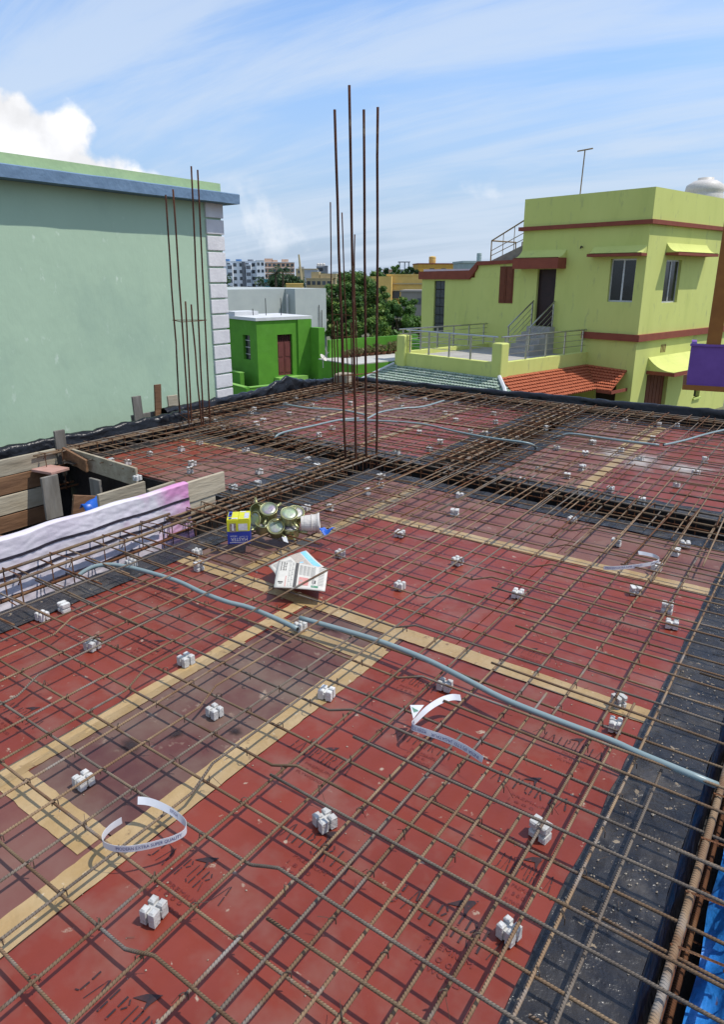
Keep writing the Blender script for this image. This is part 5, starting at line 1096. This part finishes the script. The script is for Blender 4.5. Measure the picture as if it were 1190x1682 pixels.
def tree_px(label, px, ytop, F, rad, mat, seed, **k):
    b_ = at_depth(px, 455, F); return tree(label, (b_[0], b_[1], HZ), at_depth(px, ytop, F)[2], rad, mat, seed, **k)
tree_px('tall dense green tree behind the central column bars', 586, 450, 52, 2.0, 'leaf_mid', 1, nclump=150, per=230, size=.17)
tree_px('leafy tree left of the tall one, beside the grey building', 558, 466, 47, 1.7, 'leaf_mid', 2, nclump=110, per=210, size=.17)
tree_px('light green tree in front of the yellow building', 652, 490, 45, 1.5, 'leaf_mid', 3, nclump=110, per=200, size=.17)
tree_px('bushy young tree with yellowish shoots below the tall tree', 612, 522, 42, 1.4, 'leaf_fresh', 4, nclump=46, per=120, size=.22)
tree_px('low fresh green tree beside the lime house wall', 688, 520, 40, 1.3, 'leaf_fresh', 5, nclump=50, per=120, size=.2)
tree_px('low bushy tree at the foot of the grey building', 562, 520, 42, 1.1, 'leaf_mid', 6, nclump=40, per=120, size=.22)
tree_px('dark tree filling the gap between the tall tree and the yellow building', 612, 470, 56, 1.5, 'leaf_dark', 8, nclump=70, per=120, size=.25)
tree_px('dark round tree below the peach apartment block', 470, 452, 250, 6.0, 'leaf_dark', 9, nclump=60, per=80, size=1.0, group='far trees', )
for i, (px, yt, F, rd, lab) in enumerate(((622,444,150,3.2,'far tree top left of the yellow building'),(640,441,170,3.5,'far tree top above the yellow building'),(652,437,180,2.6,'far dark tree beside the grey roof frame'),(676,440,160,2.4,'far tree top left of the yellow tower'),(578,448,260,4,'far tree among the white roofs'))): tree_px(lab, px, yt, F, rd, 'leaf_dark' if i % 2 else 'leaf_mid', 20+i, nclump=40, per=70, size=.7, group='far trees')
def palm(label, px, ytop, F, seed):
    b_ = at_depth(px, 455, F); top = at_depth(px, ytop, F)[2]; t = thing('palm_tree', label, 'palm', (b_[0], b_[1], HZ), group='palms below the apartment blocks'); s = F/110
    MB().tube([(b_[0], b_[1], HZ), (b_[0]+.2, b_[1], (HZ+top)/2), (b_[0]+.1, b_[1]+.1, top)], [.22*s, .18*s, .13*s], 7).build('trunk', 'bark', t); g_ = random.Random(seed); m = []; tn = []
    for k in range(26):
        a = g_.uniform(0, 6.28); el = g_.uniform(-.5, 1.1); L_ = g_.uniform(1.6, 2.3)*s; p0 = np.array([b_[0]+.1, b_[1]+.1, top]); side = np.array([-math.sin(a), math.cos(a), 0])
        for q in range(10):
            f = (q+1)/10; p = p0+np.array([math.cos(a)*math.cos(el)*L_*f, math.sin(a)*math.cos(el)*L_*f, math.sin(el)*L_*f-.55*L_*f*f]); 
            for sg in (-1, 1):
                e_ = p+side*sg*.34*s*(1.1-f*.7)+np.array([math.cos(a)*.12*s, math.sin(a)*.12*s, -.16*s]); w_ = np.array([math.cos(a), math.sin(a), 0])*.09*s; m += [p-w_*.5, p+w_*.5, e_+w_*.3, e_-w_*.3]; tn.append(g_.random()*.6)
    foliage('fronds', np.array(m), np.array(tn), 'leaf_dark', t)
palm('coconut palm below the peach apartment block, left of two', 452, 449, 230, 3); palm('coconut palm below the peach apartment block, right of two', 464, 443, 235, 5)
# dry plants along the flat green roof, each in its pot
for k in range(9):
    x = 3.6+k*.36; b_ = green_pt(x, -1.62, -1.90); t = thing('potted_plant', ordinal(k)+' dry potted plant from the left in the row on the flat green roof', 'plant', b_, group='dry potted plants on the flat green roof')
    MB().lathe([(.12, 0), (.15, .10), (.17, .10), (.17, .13), (.14, .13), (.13, .1), (.02, .1)], b_, n=12).build('pot', 'clay_pot', t)
    cl = [(b_[0]+random.uniform(-.17, .17), b_[1]+random.uniform(-.17, .17), b_[2]+.16+random.uniform(.02, .12+.03*k), .12) for _ in range(9)]; V, tn = leaves(cl, 40, .10, 50+k, -.5); foliage('foliage', V, tn, 'leaf_dry', t)

# ------------------------------------------------------------------ far buildings
for nm, c in (('far_white', (.76, .80, .84)), ('far_peach', (.56, .36, .25)), ('far_cream', (.50, .40, .22)), ('far_grey', (.40, .42, .44)), ('far_yellow', (.74, .50, .15)), ('far_yellow2', (.60, .34, .06)), ('far_concrete', (.27, .245, .21)), ('far_teal', (.33, .40, .38)), ('far_blue', (.10, .22, .42)), ('far_turq', (.10, .36, .40))): pmat(nm, c, tuple(q*.86 for q in c), .6, rough=.9)
pmat('far_window', (.05, .06, .075), (.09, .10, .11), .5, rough=.3, rand=.4); pmat('far_dark_grey', (.20, .21, .23), None, 1, rough=.9); pmat('far_red', (.26, .07, .05), None, 1, rough=.9)  # plain dark grey serves the slab, shaft, roof box and balcony panels
def far_block(label, x0, x1, ytop, F, mat, rot=0.0, depth=None, floors=0, cols=0, fh=3.0, win=(1.3, 1.3), band=None, roofbits=(), cat='building', name='apartment_block', group=None, side_cols=0, skip=()):
    a = at_depth(x0, ytop, F); b = at_depth(x1, ytop, F); w = float(np.linalg.norm((b-a)[:2]))/max(math.cos(rot), .5); top = float(a[2]); t = thing(name, label, cat, (a[0], a[1], HZ), YAW+rot, group)
    d = depth or w; MB().box(0, 0, HZ, w, d, top).build('wall', mat, t)
    MB().box(-.1, -.1, top, w+.1, d+.1, top+.25).build('roof_edge', band or mat, t)
    src = None
    for f in range(floors):
        z = top-fh*(f+1)+.9
        if band: MB().box(-.12, -.35, z-1.0, w+.12, -.001, z-.75).build('floor_band', band, t)
        for c in range(cols):
            if (f, c) in skip: continue
            u = w*(c+.5)/cols
            if src is None:
                src = MB().box(-win[0]/2, -.06, 0, win[0]/2, .05, win[1]).build('window', 'far_window', t); src.location = (u, 0, z-0); o = src
            else: o = inst(src, t, (u, 0, z))
        for c in range(side_cols):
            u = d*(c+.5)/side_cols; inst(src, t, (w, u, z), R(90))
    for (u, wd, h, mt) in roofbits: MB().box(w*u, d*.2, top+.25, w*u+wd, d*.2+wd, top+.25+h).build('roof_box', mt, t)
    return t, w, d, top
t, w, d, top = far_block('white five storey apartment block behind the grey building', 360, 422, 430, 330, 'far_white', R(-6), 16, 5, 6, 3.0, (1.5, 1.5), None, ((.08, 2.2, 1.0, 'far_blue'), (.40, 2.2, .9, 'far_blue'), (.72, 2.2, .8, 'far_dark_grey')), side_cols=0)
for k, u in enumerate((.30, .80)): MB().box(w*u-1.2, -1.4, HZ, w*u+1.2, -.002, top-1.2).build('balcony_tower', 'far_white', t)
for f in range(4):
    for u in (.30, .80): MB().box(w*u-1.0, -1.46, top-3.2-3*f, w*u+1.0, -1.401, top-1.7-3*f).build('balcony_shade', 'far_dark_grey', t)  # dark grey panels stand in for the shade inside the balconies
MB().box(w*.62, -1.0, HZ, w*.70, -.07, top).build('shaft', 'far_dark_grey', t)
far_block('narrow white wing with windows at the right of the apartment block', 421, 434, 428, 322, 'far_white', R(10), 12, 5, 2, 3.0, (1.1, 1.3), group=None)
t, w, d, top = far_block('peach and brown apartment block with long balconies', 432, 483, 431, 420, 'far_peach', R(8), 18, 5, 7, 3.1, (1.7, 1.5), 'far_white', ((.05, 5, 2.0, 'far_peach'), (.28, 3.5, 1.2, 'far_peach'), (.60, 4, 1.6, 'far_peach')))
far_block('small turquoise house below the peach block', 434, 445, 460, 260, 'far_turq', 0, 8, 2, 2, 3, (1.2, 1.2), name='far_house', group='far houses')
far_block('cream flat roofed house right of the palms', 503, 545, 458, 260, 'far_cream', R(-8), 12, 2, 5, 3.0, (1.3, 1.3), None, ((.15, 3, 2.2, 'far_cream'), (.5, 6, 1.6, 'far_cream')), name='far_house', group='far houses')
far_block('low yellow shed roofed house in front of the cream house', 470, 498, 467, 230, 'far_yellow', R(5), 8, 1, 3, 3, (1.2, 1), name='far_house', group='far houses')
far_block('pale grey block behind the cream house', 486, 520, 442, 380, 'far_cream', 0, 12, 4, 3, 3.0, (1.4, 1.4), None, ((.1, 3, 1, 'far_grey'),), name='far_house', group='far houses')
far_block('grey slab house left of the dark tower', 500, 522, 444, 350, 'far_grey', 0, 10, 0, 0, name='far_house', group='far houses')
t, w, d, top = far_block('dark glazed tower with round white roof tanks', 520, 534, 438, 430, 'far_grey', 0, 9, 0, 0, name='far_tower')
for f in range(4): MB().box(.3, -.12, top-2.6-3*f, w-1.2, -.01, top-.5-3*f).build('window_band', 'far_window', t)
for k in range(3): MB().lathe([(.1, 0), (.85, 0), (.85, 1.3), (.4, 1.8), (.1, 1.85)], (1.0+1.7*k, 2, top+.25), n=14).build('roof_tank', 'white_plastic', t)
far_block('slim grey slab beside the dark tower', 533, 538, 437, 428, 'far_dark_grey', 0, 9, 0, 0, name='far_tower')
far_block('white house seen between the column bars, left one', 546, 560, 447, 400, 'far_white', 0, 8, 3, 2, 3, (1.2, 1.2), name='far_house', group='far houses')
far_block('white house with a roof hut seen between the column bars', 572, 603, 449, 360, 'far_white', R(6), 9, 2, 3, 3, (1.2, 1.2), None, ((.4, 3.2, 2.2, 'far_white'),), name='far_house', group='far houses')
far_block('grey low house right of the white wing', 556, 575, 452, 300, 'far_grey', 0, 9, 2, 3, 3, (1.3, 1.2), name='far_house', group='far houses')
t, w, d, top = far_block('yellow two storey house behind the trees', 636, 702, 453, 118, 'far_yellow', R(-14), 8, 0, 0, 3.2, name='yellow_house')
MB().box(-2.6, -1.2, HZ, 1.0, 6, top-.1).build('wing', 'far_yellow', t); MB().box(.2, -.25, top-1.35, w, -.001, top-1.15).build('cornice', 'far_cream', t)
for u, ww in ((.9, 1.3), (3.6, .9), (5.6, .9)): f_ = MB().box(u, -.10, top-3.6, u+ww, .05, top-2.4).build('window', 'far_window', t); MB().box(u-.15, -.45, top-2.38, u+ww+.15, -.001, top-2.25).build('window_hood', 'far_cream', f_)
MB().box(-1.5, -1.3, top-3.6, -1.0, -1.19, top-2.3).build('window', 'far_window', t); MB().box(1.2, -1.0, top-4.6, w, -.002, top-4.35).build('balcony', 'far_yellow2', t)
MB().lathe([(.05, 0), (.5, 0), (.55, .7), (.05, .7)], (4.2, -.5, top-4.3), n=14).build('tub', 'far_concrete', t)
t, w, d, top = far_block('unplastered concrete block building in front of the yellow house', 659, 702, 480, 92, 'far_concrete', R(-10), 6, 0, 0, name='concrete_shed')
for u in (.45, 2.2): MB().box(u, -.06, top-1.5, u+.42, .05, top-.75).build('window', 'far_window', t)
t, w, d, top = far_block('yellow roof tower with a striped water tank beyond the lime house', 687, 765, 434, 180, 'far_yellow2', R(4), 9, 0, 0, 3.2, band='far_red', name='yellow_tower')
MB().lathe([(.05, 0), (.85, 0), (.9, .35), (.82, .45), (.9, .55), (.9, .95), (.82, 1.05), (.9, 1.15), (.88, 1.6), (.3, 1.75), (.05, 1.75)], (w*.34, 2.5, top+.25), n=18).build('water_tank', 'far_yellow', t)
for u in (.25, .5): MB().box(w*u, -.08, top-2.2, w*u+1.2, .05, top-1.0).build('window', 'far_window', t)
t, w, d, top = far_block('grey open roof frame among far trees', 656, 673, 444, 190, 'far_grey', 0, 4, 0, 0, name='roof_frame'); 
for u in (0, w*.5, w-.3): MB().box(u, .5, top+.25, u+.3, .8, top+2.0).build('post', 'far_grey', t)
MB().box(-.2, .3, top+2.0, w+.2, 3, top+2.25).build('frame_roof', 'far_grey', t)
far_block('peach hipped roof hut beside far trees', 630, 650, 444, 210, 'far_peach', 0, 5, 0, 0, name='far_house', group='far houses')
t, w, d, top = far_block('teal grey roof hut left of the lime house roof', 762, 800, 432, 90, 'far_teal', R(5), 6, 2, 3, 2.6, (.7, .8), name='far_house', group='far houses')
MB().lathe([(.05, 0), (.30, 0), (.32, .2), (.28, .25), (.32, .3), (.32, .55), (.28, .6), (.32, .66), (.3, .95), (.05, 1.0)], (w*.78, 1.2, top+.25), n=16).build('water_tank', 'far_teal', t)
# mast between the far blocks
a = at_depth(497, 474, 300); b = at_depth(491, 418, 300); o = solid('crane_mast', 'slim leaning pale mast rising between the far blocks', 'mast', MB().tube([a, (a+b)/2, b], [.55, .45, .35], 6), 'far_cream', (a[0], a[1], a[2]))
# wide belt of far roofs and trees out to the horizon, beside and behind what the view shows
m = []; tn = []
cl = []
for i in range(420):
    F = rng.uniform(300, 900); px = rng.uniform(-300, 1500); p = at_depth(px, 455, F); cl.append((p[0], p[1], HZ+rng.uniform(1.5, 4.8), rng.uniform(2.5, 5)))
V, tone = leaves(cl, 60, 1.8, 77)
n_ = len(tone); me = bpy.data.meshes.new('far_woodland'); me.from_pydata(V.tolist(), [], [(4*i, 4*i+1, 4*i+2, 4*i+3) for i in range(n_)]); at_ = me.attributes.new('tone', 'FLOAT', 'FACE'); at_.data.foreach_set('value', tone); me.materials.append(MATS['leaf_dark'])
o = bpy.data.objects.new('far_woodland', me); col.objects.link(o); o['kind'] = 'stuff'; o['label'] = 'band of distant treetops between the skyline roofs'; o['category'] = 'trees'
